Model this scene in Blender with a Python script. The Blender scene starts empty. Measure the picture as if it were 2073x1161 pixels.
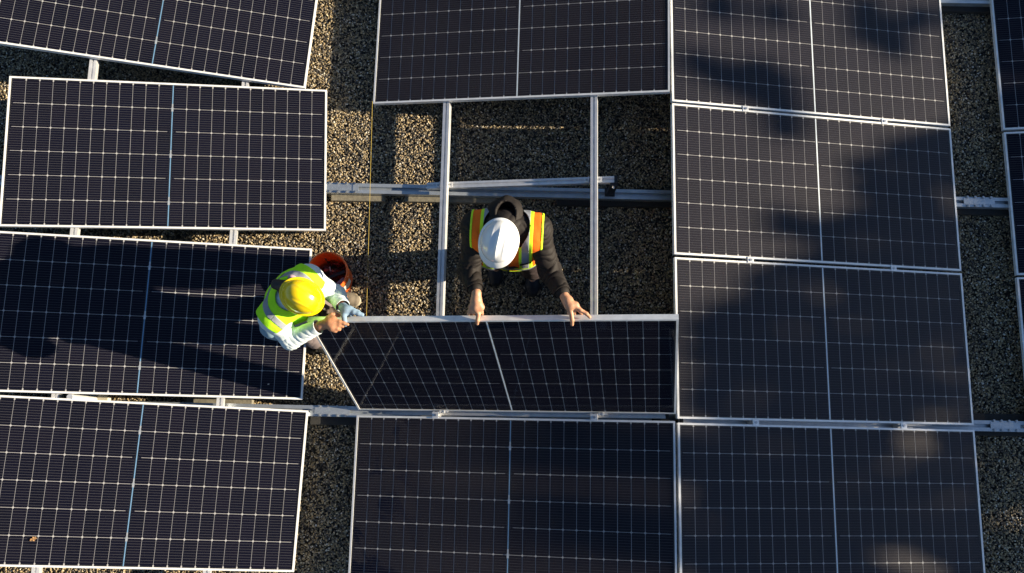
import bpy, bmesh, math, random
import numpy as np
from mathutils import Matrix, Vector, noise as mnoise

R = math.radians
S = bpy.context.scene
COL = S.collection
random.seed(7)
rng = np.random.default_rng(7)

# ------------------------------------------------------------------ camera, sky, sun, exposure
cam_data = bpy.data.cameras.new('camera')
cam_data.sensor_fit = 'HORIZONTAL'
cam_data.sensor_width = 36.0
cam_data.lens = 1686.71 / 2073 * 36.0
cam_data.clip_start = 0.05
cam_data.clip_end = 2000
cam = bpy.data.objects.new('camera', cam_data)
COL.objects.link(cam)
cam.matrix_world = Matrix(((0.99982985, -0.01843178, -0.00074268, -1.04825),
                           (0.01801507, 0.98430044, -0.17557938, -0.64105),
                           (0.00396726, 0.17553612, 0.984465, 5.78552),
                           (0, 0, 0, 1)))
S.camera = cam

SUN_EL, SUN_AZ = 18.0, 0.8           # azimuth from +X towards +Y
world = bpy.data.worlds.new('World')
S.world = world
world.use_nodes = True
wn = world.node_tree
bg = wn.nodes['Background']
sky = wn.nodes.new('ShaderNodeTexSky')
sky.sky_type = 'NISHITA'
sky.sun_disc = False
sky.sun_elevation = R(SUN_EL)
sky.sun_rotation = R(90 - SUN_AZ)
sky.air_density = 1.0
sky.dust_density = 0.6
sky.ozone_density = 3.0
wn.links.new(sky.outputs[0], bg.inputs[0])
bg.inputs[1].default_value = 0.05

sun_data = bpy.data.lights.new('sun', 'SUN')
sun_data.energy = 5.0
sun_data.angle = R(0.53)
sun_data.color = (1.0, 0.85, 0.62)
sun = bpy.data.objects.new('sun', sun_data)
COL.objects.link(sun)
sd = Vector((math.cos(R(SUN_EL)) * math.cos(R(SUN_AZ)), math.cos(R(SUN_EL)) * math.sin(R(SUN_AZ)), math.sin(R(SUN_EL))))
sun.rotation_euler = (-sd).to_track_quat('-Z', 'Y').to_euler()
sun.location = sd * 20

S.view_settings.view_transform = 'Standard'
S.view_settings.look = 'None'
S.view_settings.exposure = 1.38
S.view_settings.gamma = 1.0
S.view_settings.use_curve_mapping = False
S.render.engine = 'CYCLES'
S.cycles.max_bounces = 8
S.cycles.transparent_max_bounces = 12
S.cycles.caustics_reflective = False
S.cycles.caustics_refractive = False

# ------------------------------------------------------------------ material helpers
class NT:
    def __init__(self, name):
        self.m = bpy.data.materials.new(name)
        self.m.use_nodes = True
        self.t = self.m.node_tree
        self.n = self.t.nodes
        self.b = self.n.get('Principled BSDF')
        self.out = self.n.get('Material Output')
    def add(self, typ, **kw):
        nd = self.n.new(typ)
        for k, v in kw.items():
            if k.startswith('i_'):
                nd.inputs[k[2:].replace('_', ' ')].default_value = v
            else:
                setattr(nd, k, v)
        return nd
    def link(self, a, b):
        self.t.links.new(a, b)
    def val(self, sock, v):
        if hasattr(v, 'links'):
            self.link(v, sock)
        else:
            sock.default_value = v
    def math(self, op, a, b=0.0, c=0.0):
        nd = self.n.new('ShaderNodeMath'); nd.operation = op
        for i, v in enumerate((a, b, c)):
            self.val(nd.inputs[i], v)
        return nd.outputs[0]
    def mix(self, f, a, b):
        nd = self.n.new('ShaderNodeMix'); nd.data_type = 'RGBA'
        self.val(nd.inputs['Factor'], f); 
        for i, v in ((6, a), (7, b)):
            if hasattr(v, 'links'): self.link(v, nd.inputs[i])
            else: nd.inputs[i].default_value = (*v[:3], 1)
        return nd.outputs[2]
    def coords(self, kind='Object'):
        return self.add('ShaderNodeTexCoord').outputs[kind]
    def noise(self, scale, detail=4, rough=0.55, vec=None, dist=0.0):
        nd = self.add('ShaderNodeTexNoise')
        nd.inputs['Scale'].default_value = scale
        nd.inputs['Detail'].default_value = detail
        nd.inputs['Roughness'].default_value = rough
        nd.inputs['Distortion'].default_value = dist
        self.link(vec if vec is not None else self.coords(), nd.inputs['Vector'])
        return nd.outputs['Fac']
    def ramp(self, f, stops, interp='LINEAR'):
        nd = self.add('ShaderNodeValToRGB')
        nd.color_ramp.interpolation = interp
        els = nd.color_ramp.elements
        while len(els) < len(stops): els.new(0.5)
        for e, (p, c) in zip(els, stops):
            e.position = p; e.color = (*c[:3], 1) if len(c) >= 3 else (c[0], c[0], c[0], 1)
        self.link(f, nd.inputs[0])
        return nd.outputs[0]
    def step(self, v, lo, hi):
        nd = self.add('ShaderNodeMapRange'); nd.interpolation_type = 'SMOOTHSTEP'
        self.val(nd.inputs[0], v)
        nd.inputs[1].default_value = lo; nd.inputs[2].default_value = hi
        return nd.outputs[0]
    def bump(self, h, strength=0.3, dist=0.002):
        nd = self.add('ShaderNodeBump')
        nd.inputs['Strength'].default_value = strength
        nd.inputs['Distance'].default_value = dist
        self.link(h, nd.inputs['Height'])
        self.link(nd.outputs[0], self.b.inputs['Normal'])

def simple(name, col, rough=0.5, metal=0.0, var=0.12, scale=30, bump=0.0, bdist=0.001, spec=0.5, coat=0.0, sheen=0.0, stretch=None):
    k = NT(name)
    co = k.coords()
    if stretch:
        mp = k.add('ShaderNodeMapping'); mp.inputs['Scale'].default_value = stretch
        k.link(co, mp.inputs[0]); co = mp.outputs[0]
    f = k.noise(scale, 5, 0.6, co)
    a = [c * (1 - var) for c in col]; b = [min(1, c * (1 + var)) for c in col]
    k.link(k.ramp(f, [(0.3, a), (0.7, b)]), k.b.inputs['Base Color'])
    k.b.inputs['Roughness'].default_value = rough
    k.b.inputs['Metallic'].default_value = metal
    k.b.inputs['Specular IOR Level'].default_value = spec
    k.b.inputs['Coat Weight'].default_value = coat
    k.b.inputs['Sheen Weight'].default_value = sheen
    if bump: k.bump(f, bump, bdist)
    return k.m

M = {}
# aluminium of frames and rails: pale anodised metal, streaky
def aluminium(name, col, rough, metal):
    k = NT(name)
    co = k.coords()
    mp = k.add('ShaderNodeMapping'); mp.inputs['Scale'].default_value = (3, 3, 3)
    k.link(co, mp.inputs[0])
    f = k.noise(6, 6, 0.6, mp.outputs[0])
    f2 = k.noise(140, 3, 0.6, co)
    k.link(k.ramp(f, [(0.3, [c * .86 for c in col]), (0.7, [min(1, c * 1.08) for c in col])]), k.b.inputs['Base Color'])
    k.link(k.math('ADD', k.math('MULTIPLY', f2, 0.18), rough - .09), k.b.inputs['Roughness'])
    k.b.inputs['Metallic'].default_value = metal
    return k.m
M['frame'] = aluminium('anodised_frame', (0.84, 0.85, 0.86), 0.42, 0.2)
M['rail'] = aluminium('mill_aluminium', (0.80, 0.81, 0.83), 0.38, 0.55)
M['zinc'] = aluminium('galvanised_steel', (0.52, 0.57, 0.62), 0.42, 0.75)
M['steel'] = aluminium('bolt_steel', (0.6, 0.6, 0.6), 0.3, 0.95)
M['clamp'] = aluminium('clamp_aluminium', (0.86, 0.87, 0.88), 0.35, 0.5)

# solar cell: dark blue-black silicon with fine printed collector lines
k = NT('solar_cell')
co = k.coords(); sp = k.add('ShaderNodeSeparateXYZ'); k.link(co, sp.inputs[0])
per = 0.0165
fr = k.math('ABSOLUTE', k.math('SUBTRACT', k.math('FRACT', k.math('ADD', k.math('DIVIDE', sp.outputs[1], per), 0.5)), 0.5))
line = k.math('SUBTRACT', 1.0, k.step(fr, 0.030, 0.055))
inside = k.math('LESS_THAN', k.math('ABSOLUTE', sp.outputs[1]), 0.081)
line = k.math('MULTIPLY', line, inside)
oi = k.add('ShaderNodeObjectInfo')
base = k.ramp(oi.outputs['Random'], [(0.0, (0.0022, 0.0030, 0.0100)), (0.5, (0.0027, 0.0034, 0.0120)), (1.0, (0.0036, 0.0038, 0.0120))])
k.link(k.mix(line, base, (0.085, 0.085, 0.095)), k.b.inputs['Base Color'])
k.b.inputs['Roughness'].default_value = 0.42
k.b.inputs['Specular IOR Level'].default_value = 0.0
M['cell'] = k.m
M['rear'] = simple('rear_pane_dark', (0.008, 0.009, 0.014), 0.5, 0, .1)
M['print'] = simple('white_grid_print', (0.40, 0.40, 0.41), 0.5, 0, .03)
M['ribbon'] = simple('collector_ribbon_sky_tint', (0.17, 0.33, 0.54), 0.35, 0.1, .1)  # metal ribbon with the blue of the reflected sky painted into its colour
M['ribbon_pale'] = simple('collector_ribbon_pale', (0.70, 0.78, 0.86), 0.4, 0.1, .1)
M['solder'] = simple('tinned_joint', (0.62, 0.66, 0.70), 0.35, 0.6, .1)
M['label_black'] = simple('black_plastic', (0.012, 0.012, 0.013), 0.45)

# glass pane: clear with Fresnel reflection, a broad faint scatter, a thin film of dust
def glass_mat(name, dust, scatter, speck=0.0, wet=0.0):
    k = NT(name)
    k.n.remove(k.b)
    co = k.coords()
    oi = k.add('ShaderNodeObjectInfo')
    off = k.add('ShaderNodeVectorMath', operation='ADD'); k.link(co, off.inputs[0])
    sc = k.add('ShaderNodeVectorMath', operation='SCALE'); sc.inputs[3].default_value = 30
    cb = k.add('ShaderNodeCombineXYZ'); 
    for i in range(3): k.link(oi.outputs['Random'], cb.inputs[i])
    k.link(cb.outputs[0], sc.inputs[0]); k.link(sc.outputs[0], off.inputs[1])
    v = off.outputs[0]
    tr = k.add('ShaderNodeBsdfTransparent')
    gl = k.add('ShaderNodeBsdfGlossy'); gl.inputs['Roughness'].default_value = 0.04
    fz = k.add('ShaderNodeFresnel'); fz.inputs[0].default_value = 1.24
    # the pane is a single sheet: from below the index is not inverted, so sun and sky pass through as they do through a real pane
    geo = k.add('ShaderNodeNewGeometry')
    bf = geo.outputs['Backfacing']
    fac = k.math('ADD', k.math('MULTIPLY', fz.outputs[0], k.math('SUBTRACT', 1.0, bf)), k.math('MULTIPLY', bf, 0.04))
    m1 = k.add('ShaderNodeMixShader'); k.link(fac, m1.inputs[0]); k.link(tr.outputs[0], m1.inputs[1]); k.link(gl.outputs[0], m1.inputs[2])
    rg = k.add('ShaderNodeBsdfGlossy'); rg.inputs['Roughness'].default_value = 0.42; rg.inputs['Color'].default_value = (1, .95, .9, 1)
    m2 = k.add('ShaderNodeMixShader'); m2.inputs[0].default_value = scatter
    k.link(m1.outputs[0], m2.inputs[1]); k.link(rg.outputs[0], m2.inputs[2])
    df = k.add('ShaderNodeBsdfDiffuse'); df.inputs['Color'].default_value = (0.46, 0.40, 0.36, 1)
    big = k.noise(1.6, 5, 0.6, v, 0.6); fine = k.noise(420, 2, 0.7, v)
    amt = k.math('MULTIPLY', k.step(big, 0.15, 0.85), dust * 0.7)
    amt = k.math('ADD', amt, dust * 0.55)
    if speck:
        sp1 = k.step(fine, 0.62, 0.74)
        reg = k.step(k.noise(2.2, 3, .5, v), 0.42, 0.62)
        amt = k.math('ADD', amt, k.math('MULTIPLY', k.math('MULTIPLY', sp1, reg), speck))
    if wet:
        s = k.add('ShaderNodeSeparateXYZ'); k.link(co, s.inputs[0])
        w = k.noise(3.0, 5, 0.62, v, 0.9)
        # smeared wet patches near the low edge
        mask = k.math('MULTIPLY', k.step(w, 0.50, 0.55), k.math('SUBTRACT', 1.0, k.step(s.outputs[0], -0.95, -0.45)))
        amt = k.math('MULTIPLY', amt, k.math('SUBTRACT', 1.0, k.math('MULTIPLY', mask, wet)))
    m3 = k.add('ShaderNodeMixShader'); k.link(amt, m3.inputs[0]); k.link(m2.outputs[0], m3.inputs[1]); k.link(df.outputs[0], m3.inputs[2])
    k.link(m3.outputs[0], k.out.inputs[0])
    return k.m
M['glass'] = glass_mat('panel_glass', 0.007, 0.002)
M['glass_clean'] = glass_mat('panel_glass_clean', 0.003, 0.001)
M['glass_dusty'] = glass_mat('panel_glass_dusty', 0.014, 0.019)
M['glass_film'] = glass_mat('panel_glass_filmed', 0.030, 0.003)
M['glass_speck'] = glass_mat('panel_glass_speckled', 0.014, 0.020, speck=0.22)
M['glass_wet'] = glass_mat('panel_glass_wet', 0.034, 0.003, wet=0.97)

# ------------------------------------------------------------------ mesh helpers
def mesh_obj(name, verts, faces, mat=None, parent=None, smooth=False, loc=None):
    me = bpy.data.meshes.new(name)
    me.from_pydata([tuple(v) for v in verts], [], [tuple(f) for f in faces])
    if smooth:
        me.polygons.foreach_set('use_smooth', [True] * len(me.polygons))
    me.update()
    o = bpy.data.objects.new(name, me)
    COL.objects.link(o)
    if mat is not None: me.materials.append(mat)
    if parent is not None: o.parent = parent
    if loc is not None: o.location = loc
    return o

def tag(o, label=None, cat=None, group=None, kind=None):
    if cat and not kind: kind = 'thing'
    if label: o['label'] = label
    if cat: o['category'] = cat
    if group: o['group'] = group
    if kind: o['kind'] = kind
    return o

def empty(name, loc=(0, 0, 0), rot=None):
    o = bpy.data.objects.new(name, None)
    o.empty_display_size = 0.1
    COL.objects.link(o)
    if rot is not None:
        m = Matrix(rot).to_4x4(); m.translation = Vector(loc); o.matrix_world = m
    else:
        o.location = loc
    return o

class MB:
    """collects boxes, cylinders and tubes into one mesh"""
    def __init__(self): self.v = []; self.f = []
    def box(self, c, s, rot=None):
        x, y, z = [a / 2 for a in s]
        pts = [Vector(p) for p in ((-x, -y, -z), (x, -y, -z), (x, y, -z), (-x, y, -z), (-x, -y, z), (x, -y, z), (x, y, z), (-x, y, z))]
        if rot is not None: pts = [rot @ p for p in pts]
        n = len(self.v); c = Vector(c)
        self.v += [tuple(p + c) for p in pts]
        self.f += [tuple(n + i for i in q) for q in ((0, 3, 2, 1), (4, 5, 6, 7), (0, 1, 5, 4), (1, 2, 6, 5), (2, 3, 7, 6), (3, 0, 4, 7))]
        return self
    def cyl(self, a, b, r, r2=None, seg=12, cap=True):
        a, b = Vector(a), Vector(b); r2 = r if r2 is None else r2
        d = (b - a).normalized(); u = d.orthogonal().normalized(); w = d.cross(u)
        n = len(self.v)
        for p, rr in ((a, r), (b, r2)):
            for i in range(seg):
                t = 2 * math.pi * i / seg
                self.v.append(tuple(p + (u * math.cos(t) + w * math.sin(t)) * rr))
        for i in range(seg):
            j = (i + 1) % seg
            self.f.append((n + i, n + j, n + seg + j, n + seg + i))
        if cap:
            self.f.append(tuple(n + i for i in reversed(range(seg)))); self.f.append(tuple(n + seg + i for i in range(seg)))
        return self
    def tube(self, pts, r, seg=8):
        pts = [Vector(p) for p in pts]
        n = len(self.v); up = Vector((0.13, 0.21, 0.97))
        for i, p in enumerate(pts):
            d = (pts[min(i + 1, len(pts) - 1)] - pts[max(i - 1, 0)]).normalized()
            u = d.cross(up).normalized(); w = d.cross(u)
            rr = r[i] if isinstance(r, (list, tuple)) else r
            for j in range(seg):
                t = 2 * math.pi * j / seg
                self.v.append(tuple(p + (u * math.cos(t) + w * math.sin(t)) * rr))
        for i in range(len(pts) - 1):
            for j in range(seg):
                k2 = (j + 1) % seg
                self.f.append((n + i * seg + j, n + i * seg + k2, n + (i + 1) * seg + k2, n + (i + 1) * seg + j))
        self.f.append(tuple(n + j for j in range(seg))); self.f.append(tuple(n + (len(pts) - 1) * seg + j for j in reversed(range(seg))))
        return self
    def build(self, name, mat, parent=None, smooth=False, bevel=0.0):
        o = mesh_obj(name, self.v, self.f, mat, parent, smooth)
        if bevel:
            m = o.modifiers.new('bevel', 'BEVEL'); m.width = bevel; m.segments = 2; m.limit_method = 'ANGLE'
        return o

def extrude_profile(prof, L, axis='y'):
    """closed 2D profile (x,z) extruded along y (or (y,z) along x), centred"""
    n = len(prof); v = []; f = []
    for s in (-L / 2, L / 2):
        for a, b in prof:
            v.append((a, s, b) if axis == 'y' else (s, a, b))
    for i in range(n):
        j = (i + 1) % n
        f.append((i, j, n + j, n + i))
    f.append(tuple(range(n - 1, -1, -1))); f.append(tuple(range(n, 2 * n)))
    return v, f

# ------------------------------------------------------------------ the roof and what lies beyond it
k = NT('roof_membrane')
f = k.noise(60, 8, 0.7)
k.link(k.ramp(f, [(0.35, (0.02, 0.018, 0.016)), (0.7, (0.07, 0.062, 0.05))]), k.b.inputs['Base Color'])
k.b.inputs['Roughness'].default_value = 0.95
k.bump(f, 0.6, 0.01)
M['roof'] = k.m
k = NT('ground_grass')
f = k.noise(0.6, 8, 0.65)
k.link(k.ramp(f, [(0.35, (0.035, 0.05, 0.018)), (0.7, (0.09, 0.09, 0.04))]), k.b.inputs['Base Color'])
k.b.inputs['Roughness'].default_value = 1.0
M['ground'] = k.m

mb = MB(); mb.box((0, 0, -0.26), (30, 26, 0.5))
roof = mb.build('roof_deck', M['roof']); tag(roof, 'flat gravel covered roof deck under the whole array', kind='structure')
g = mesh_obj('ground', [(-900, -900, -6), (900, -900, -6), (900, 900, -6), (-900, 900, -6)], [(0, 1, 2, 3)], M['ground'])
tag(g, 'grassy ground around the building below the roof', kind='structure')

# building walls under the roof slab
mb = MB(); mb.box((0, 0, -3.26), (29.4, 25.4, 5.48))
o = mb.build('building_wall', simple('wall_render', (0.42, 0.38, 0.33), 0.9, 0, .1, 3)); tag(o, kind='structure', label='rendered walls of the building below the roof')

# gravel: individually scattered pebbles
k = NT('pebble')
oi = k.add('ShaderNodeObjectInfo')
rc = k.ramp(oi.outputs['Random'], [(0.0, (0.050, 0.047, 0.044)), (0.18, (0.265, 0.205, 0.130)), (0.36, (0.440, 0.330, 0.176)), (0.52, (0.125, 0.108, 0.090)),
                                  (0.68, (0.352, 0.273, 0.150)), (0.85, (0.598, 0.502, 0.334)), (0.96, (0.722, 0.678, 0.581))], 'CONSTANT')
f = k.noise(90, 4, 0.6)
mul = k.add('ShaderNodeMix'); mul.data_type = 'RGBA'; mul.blend_type = 'MULTIPLY'; mul.inputs['Factor'].default_value = 0.75
k.link(rc, mul.inputs[6]); k.link(k.ramp(f, [(0.3, (0.55, 0.55, 0.55)), (0.7, (1, 1, 1))]), mul.inputs[7])
k.link(mul.outputs[2], k.b.inputs['Base Color'])
k.b.inputs['Roughness'].default_value = 0.55
k.b.inputs['Specular IOR Level'].default_value = 0.5
M['pebble'] = k.m

def build_gravel():
    # sheet a little above the deck: the pebbles lie on it
    rects = [(-5.6, 3.0, -2.6, 3.6)]
    v = []; fcs = []
    for x0, x1, y0, y1 in rects:
        n = len(v); v += [(x0, y0, 0), (x1, y0, 0), (x1, y1, 0), (x0, y1, 0)]; fcs.append((n, n + 1, n + 2, n + 3))
    o = mesh_obj('gravel', v, fcs, M['pebble'])
    tag(o, 'brown and grey pebble gravel spread over the roof', 'gravel', kind='stuff')
    ng = bpy.data.node_groups.new('gravel_scatter', 'GeometryNodeTree')
    ng.interface.new_socket('Geometry', in_out='INPUT', socket_type='NodeSocketGeometry')
    ng.interface.new_socket('Geometry', in_out='OUTPUT', socket_type='NodeSocketGeometry')
    N = ng.nodes; Lk = ng.links
    gi = N.new('NodeGroupInput'); go = N.new('NodeGroupOutput')
    dp = N.new('GeometryNodeDistributePointsOnFaces'); dp.inputs['Density'].default_value = 12000
    Lk.new(gi.outputs[0], dp.inputs['Mesh'])
    g2i = N.new('GeometryNodeGeometryToInstance')
    for s in range(4):
        ic = N.new('GeometryNodeMeshIcoSphere'); ic.inputs['Radius'].default_value = 0.5; ic.inputs['Subdivisions'].default_value = 2
        sp = N.new('GeometryNodeSetPosition')
        nz = N.new('ShaderNodeTexNoise'); nz.noise_dimensions = '4D'; nz.inputs['W'].default_value = s * 3.7; nz.inputs['Scale'].default_value = 1.7
        nz.inputs['Detail'].default_value = 1.5
        sb = N.new('ShaderNodeVectorMath'); sb.operation = 'SUBTRACT'; sb.inputs[1].default_value = (.5, .5, .5)
        sc = N.new('ShaderNodeVectorMath'); sc.operation = 'SCALE'; sc.inputs[3].default_value = 0.85
        Lk.new(nz.outputs['Color'], sb.inputs[0]); Lk.new(sb.outputs[0], sc.inputs[0]); Lk.new(sc.outputs[0], sp.inputs['Offset'])
        Lk.new(ic.outputs['Mesh'], sp.inputs['Geometry'])
        sm = N.new('GeometryNodeSetMaterial'); sm.inputs['Material'].default_value = M['pebble']
        Lk.new(sp.outputs[0], sm.inputs['Geometry'])
        Lk.new(sm.outputs[0], g2i.inputs[0])
    ip = N.new('GeometryNodeInstanceOnPoints'); ip.inputs['Pick Instance'].default_value = True
    Lk.new(dp.outputs['Points'], ip.inputs['Points']); Lk.new(g2i.outputs[0], ip.inputs['Instance'])
    rv = N.new('FunctionNodeRandomValue'); rv.data_type = 'FLOAT_VECTOR'
    rv.inputs[0].default_value = (-0.5, -0.5, 0); rv.inputs[1].default_value = (0.5, 0.5, 6.28)
    Lk.new(rv.outputs[0], ip.inputs['Rotation'])
    rs = N.new('FunctionNodeRandomValue'); rs.data_type = 'FLOAT_VECTOR'
    rs.inputs[0].default_value = (0.009, 0.007, 0.005); rs.inputs[1].default_value = (0.018, 0.013, 0.010); rs.inputs['Seed'].default_value = 5
    Lk.new(rs.outputs[0], ip.inputs['Scale'])
    # lift pebbles at random so they pile in two loose layers
    tp = N.new('GeometryNodeTranslateInstances')
    rt = N.new('FunctionNodeRandomValue'); rt.data_type = 'FLOAT_VECTOR'
    rt.inputs[0].default_value = (0, 0, 0.002); rt.inputs[1].default_value = (0, 0, 0.016); rt.inputs['Seed'].default_value = 9
    tp.inputs['Local Space'].default_value = False
    Lk.new(rt.outputs[0], tp.inputs['Translation']); Lk.new(ip.outputs[0], tp.inputs['Instances'])
    Lk.new(tp.outputs[0], go.inputs[0])
    md = o.modifiers.new('scatter', 'NODES'); md.node_group = ng
    o.location = (0, 0, 0)
    return o
build_gravel()

# ------------------------------------------------------------------ solar panels
PW, PH = 2.094, 1.038
LIP = 0.0125
IW2, IH2 = PW / 2 - LIP, PH / 2 - LIP
CG = 0.016                                   # centre gap
MX, MY = 0.007, 0.006
CPX = (IW2 - MX - CG / 2) / 12               # cell pitch in x
CPY = 2 * (IH2 - MY) / 6
GAP = 0.0027

def cell_mesh():
    w, h, c = (CPX - GAP) / 2, (CPY - GAP) / 2, 0.0075
    v = [(-w + c, -h, 0), (w - c, -h, 0), (w, -h + c, 0), (w, h - c, 0), (w - c, h, 0), (-w + c, h, 0), (-w, h - c, 0), (-w, -h + c, 0)]
    t = 0.0002
    vv = [(a, b, t) for a, b, _ in v] + [(a, b, 0) for a, b, _ in v]
    ff = [tuple(range(8))] + [(i, i + 8, (i + 1) % 8 + 8, (i + 1) % 8) for i in range(8)]
    me = bpy.data.meshes.new('solar_cell'); me.from_pydata(vv, [], ff); me.materials.append(M['cell']); return me
CELL = cell_mesh()

def frame_mesh():
    mb = MB(); t = 0.035
    x, y = PW / 2, PH / 2
    # C-shaped section: top lip, outer wall, bottom flange
    prof = [(0, 0), (0, -t), (-0.028, -t), (-0.028, -t + .002), (-0.002, -t + .002), (-0.002, -0.004), (-LIP, -0.004), (-LIP, 0)]
    cs = [(x, -y), (x, y), (-x, y), (-x, -y)]
    v = []; f = []
    n = len(prof)
    for cx, cy in cs:
        sx, sy = (1 if cx > 0 else -1), (1 if cy > 0 else -1)
        for a, z in prof:
            v.append((cx + a * sx, cy + a * sy, z))
    for i in range(4):
        j = (i + 1) % 4
        for q in range(n):
            r = (q + 1) % n
            f.append((i * n + q, j * n + q, j * n + r, i * n + r))
    me = bpy.data.meshes.new('frame'); me.from_pydata(v, [], f); me.materials.append(M['frame']); return me
FRAME = frame_mesh()

def quad_sheet(rects, z):
    v = []; f = []
    for x0, x1, y0, y1 in rects:
        n = len(v); v += [(x0, y0, z), (x1, y0, z), (x1, y1, z), (x0, y1, z)]; f.append((n, n + 1, n + 2, n + 3))
    return v, f

def print_mesh():
    """white grid printed between the cells: column lines, row lines that stop short of the centre on every other row, diamonds"""
    zc = -0.0055; g = GAP * 0.62
    v = []; f = []
    def rect(x0, x1, y0, y1, z):
        n = len(v); v.extend([(x0, y0, z), (x1, y0, z), (x1, y1, z), (x0, y1, z)]); f.append((n, n + 1, n + 2, n + 3))
    ys = [-IH2 + MY + CPY * i for i in range(7)]
    for side in (-1, 1):
        for i in range(1, 12):
            x = side * (CG / 2 + CPX * i)
            rect(x - g, x + g, -IH2 + .002, IH2 - .002, zc)
            for yy in (ys[0], ys[6]):
                rect(x - .0045, x + .0045, yy - .006, yy + .006, zc + .0001)
        xa = CG / 2 if True else 0
        for j in range(1, 6):
            inner = CG / 2 + (0.002 if j % 2 else 0.020)
            outer = IW2 - 0.020
            x0, x1 = sorted((side * inner, side * outer))
            rect(x0, x1, ys[j] - g, ys[j] + g, zc + .0002)
            for i in range(1, 12):
                x = side * (CG / 2 + CPX * i); r = .0085; n = len(v)
                v.extend([(x - r, ys[j], zc + .0003), (x, ys[j] - r, zc + .0003), (x + r, ys[j], zc + .0003), (x, ys[j] + r, zc + .0003)]); f.append((n, n + 1, n + 2, n + 3))
    # the rear pane behind everything is a part of its own
    me = bpy.data.meshes.new('grid_print'); me.from_pydata(v, [], f); me.materials.append(M['print']); return me
PRINT = print_mesh()
_v, _f = quad_sheet([(-IW2 - .006, IW2 + .006, -IH2 - .006, IH2 + .006)], -0.0065)
REAR = bpy.data.meshes.new('rear_pane'); REAR.from_pydata(_v, [], _f); REAR.materials.append(M['rear'])
_v, _f = quad_sheet([(-IW2 - .004, IW2 + .004, -IH2 - .004, IH2 + .004)], -0.0025)
def glass_mesh(mat):
    me = bpy.data.meshes.new('glass_pane'); me.from_pydata(_v, [], _f); me.materials.append(mat); return me
GLASS = {n: glass_mesh(M[n]) for n in ('glass', 'glass_film', 'glass_clean', 'glass_dusty', 'glass_speck', 'glass_wet')}
def ribbon_mesh(mat, w):
    mb = MB(); mb.box((0, 0, -0.0048), (w, 2 * IH2 - .004, 0.0006))
    me = bpy.data.meshes.new('centre_ribbon'); me.from_pydata(mb.v, [], mb.f); me.materials.append(mat); return me
RIB = {'blue': ribbon_mesh(M['ribbon'], 0.0062), 'pale': ribbon_mesh(M['ribbon_pale'], 0.0085)}
mb = MB(); mb.box((0, 0.012, 0), (0.009, 0.046, 0.0012)); mb.box((0, -0.006, .0003), (0.0135, 0.028, 0.0012)); mb.box((0, 0, .0006), (0.03, 0.003, 0.0008))
JOINT = bpy.data.meshes.new('solder_joint'); JOINT.from_pydata(mb.v, [], mb.f); JOINT.materials.append(M['solder'])

def link_child(name, me, parent, loc=(0, 0, 0)):
    o = bpy.data.objects.new(name, me); o.location = loc; o.parent = parent; COL.objects.link(o); return o

def make_panel(c, rot, label, glass='glass', rib='blue', group=None):
    root = empty('solar_panel', c, rot)
    tag(root, label, 'solar panel', group)
    link_child('frame', FRAME, root)
    link_child('rear_pane', REAR, root)
    link_child('grid_print', PRINT, root)
    link_child('glass_pane', GLASS[glass], root)
    link_child('centre_ribbon', RIB[rib], root)
    for j in (1, 3, 5):
        if rib == 'blue':
            link_child('solder_joint', JOINT, root, (0, -IH2 + MY + CPY * j, -0.0042))
    for side in (-1, 1):
        for i in range(12):
            for j in range(6):
                o = link_child('solar_cell', CELL, root, (side * (CG / 2 + CPX * (i + .5)), -IH2 + MY + CPY * (j + .5), -0.0050))
    return root

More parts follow.
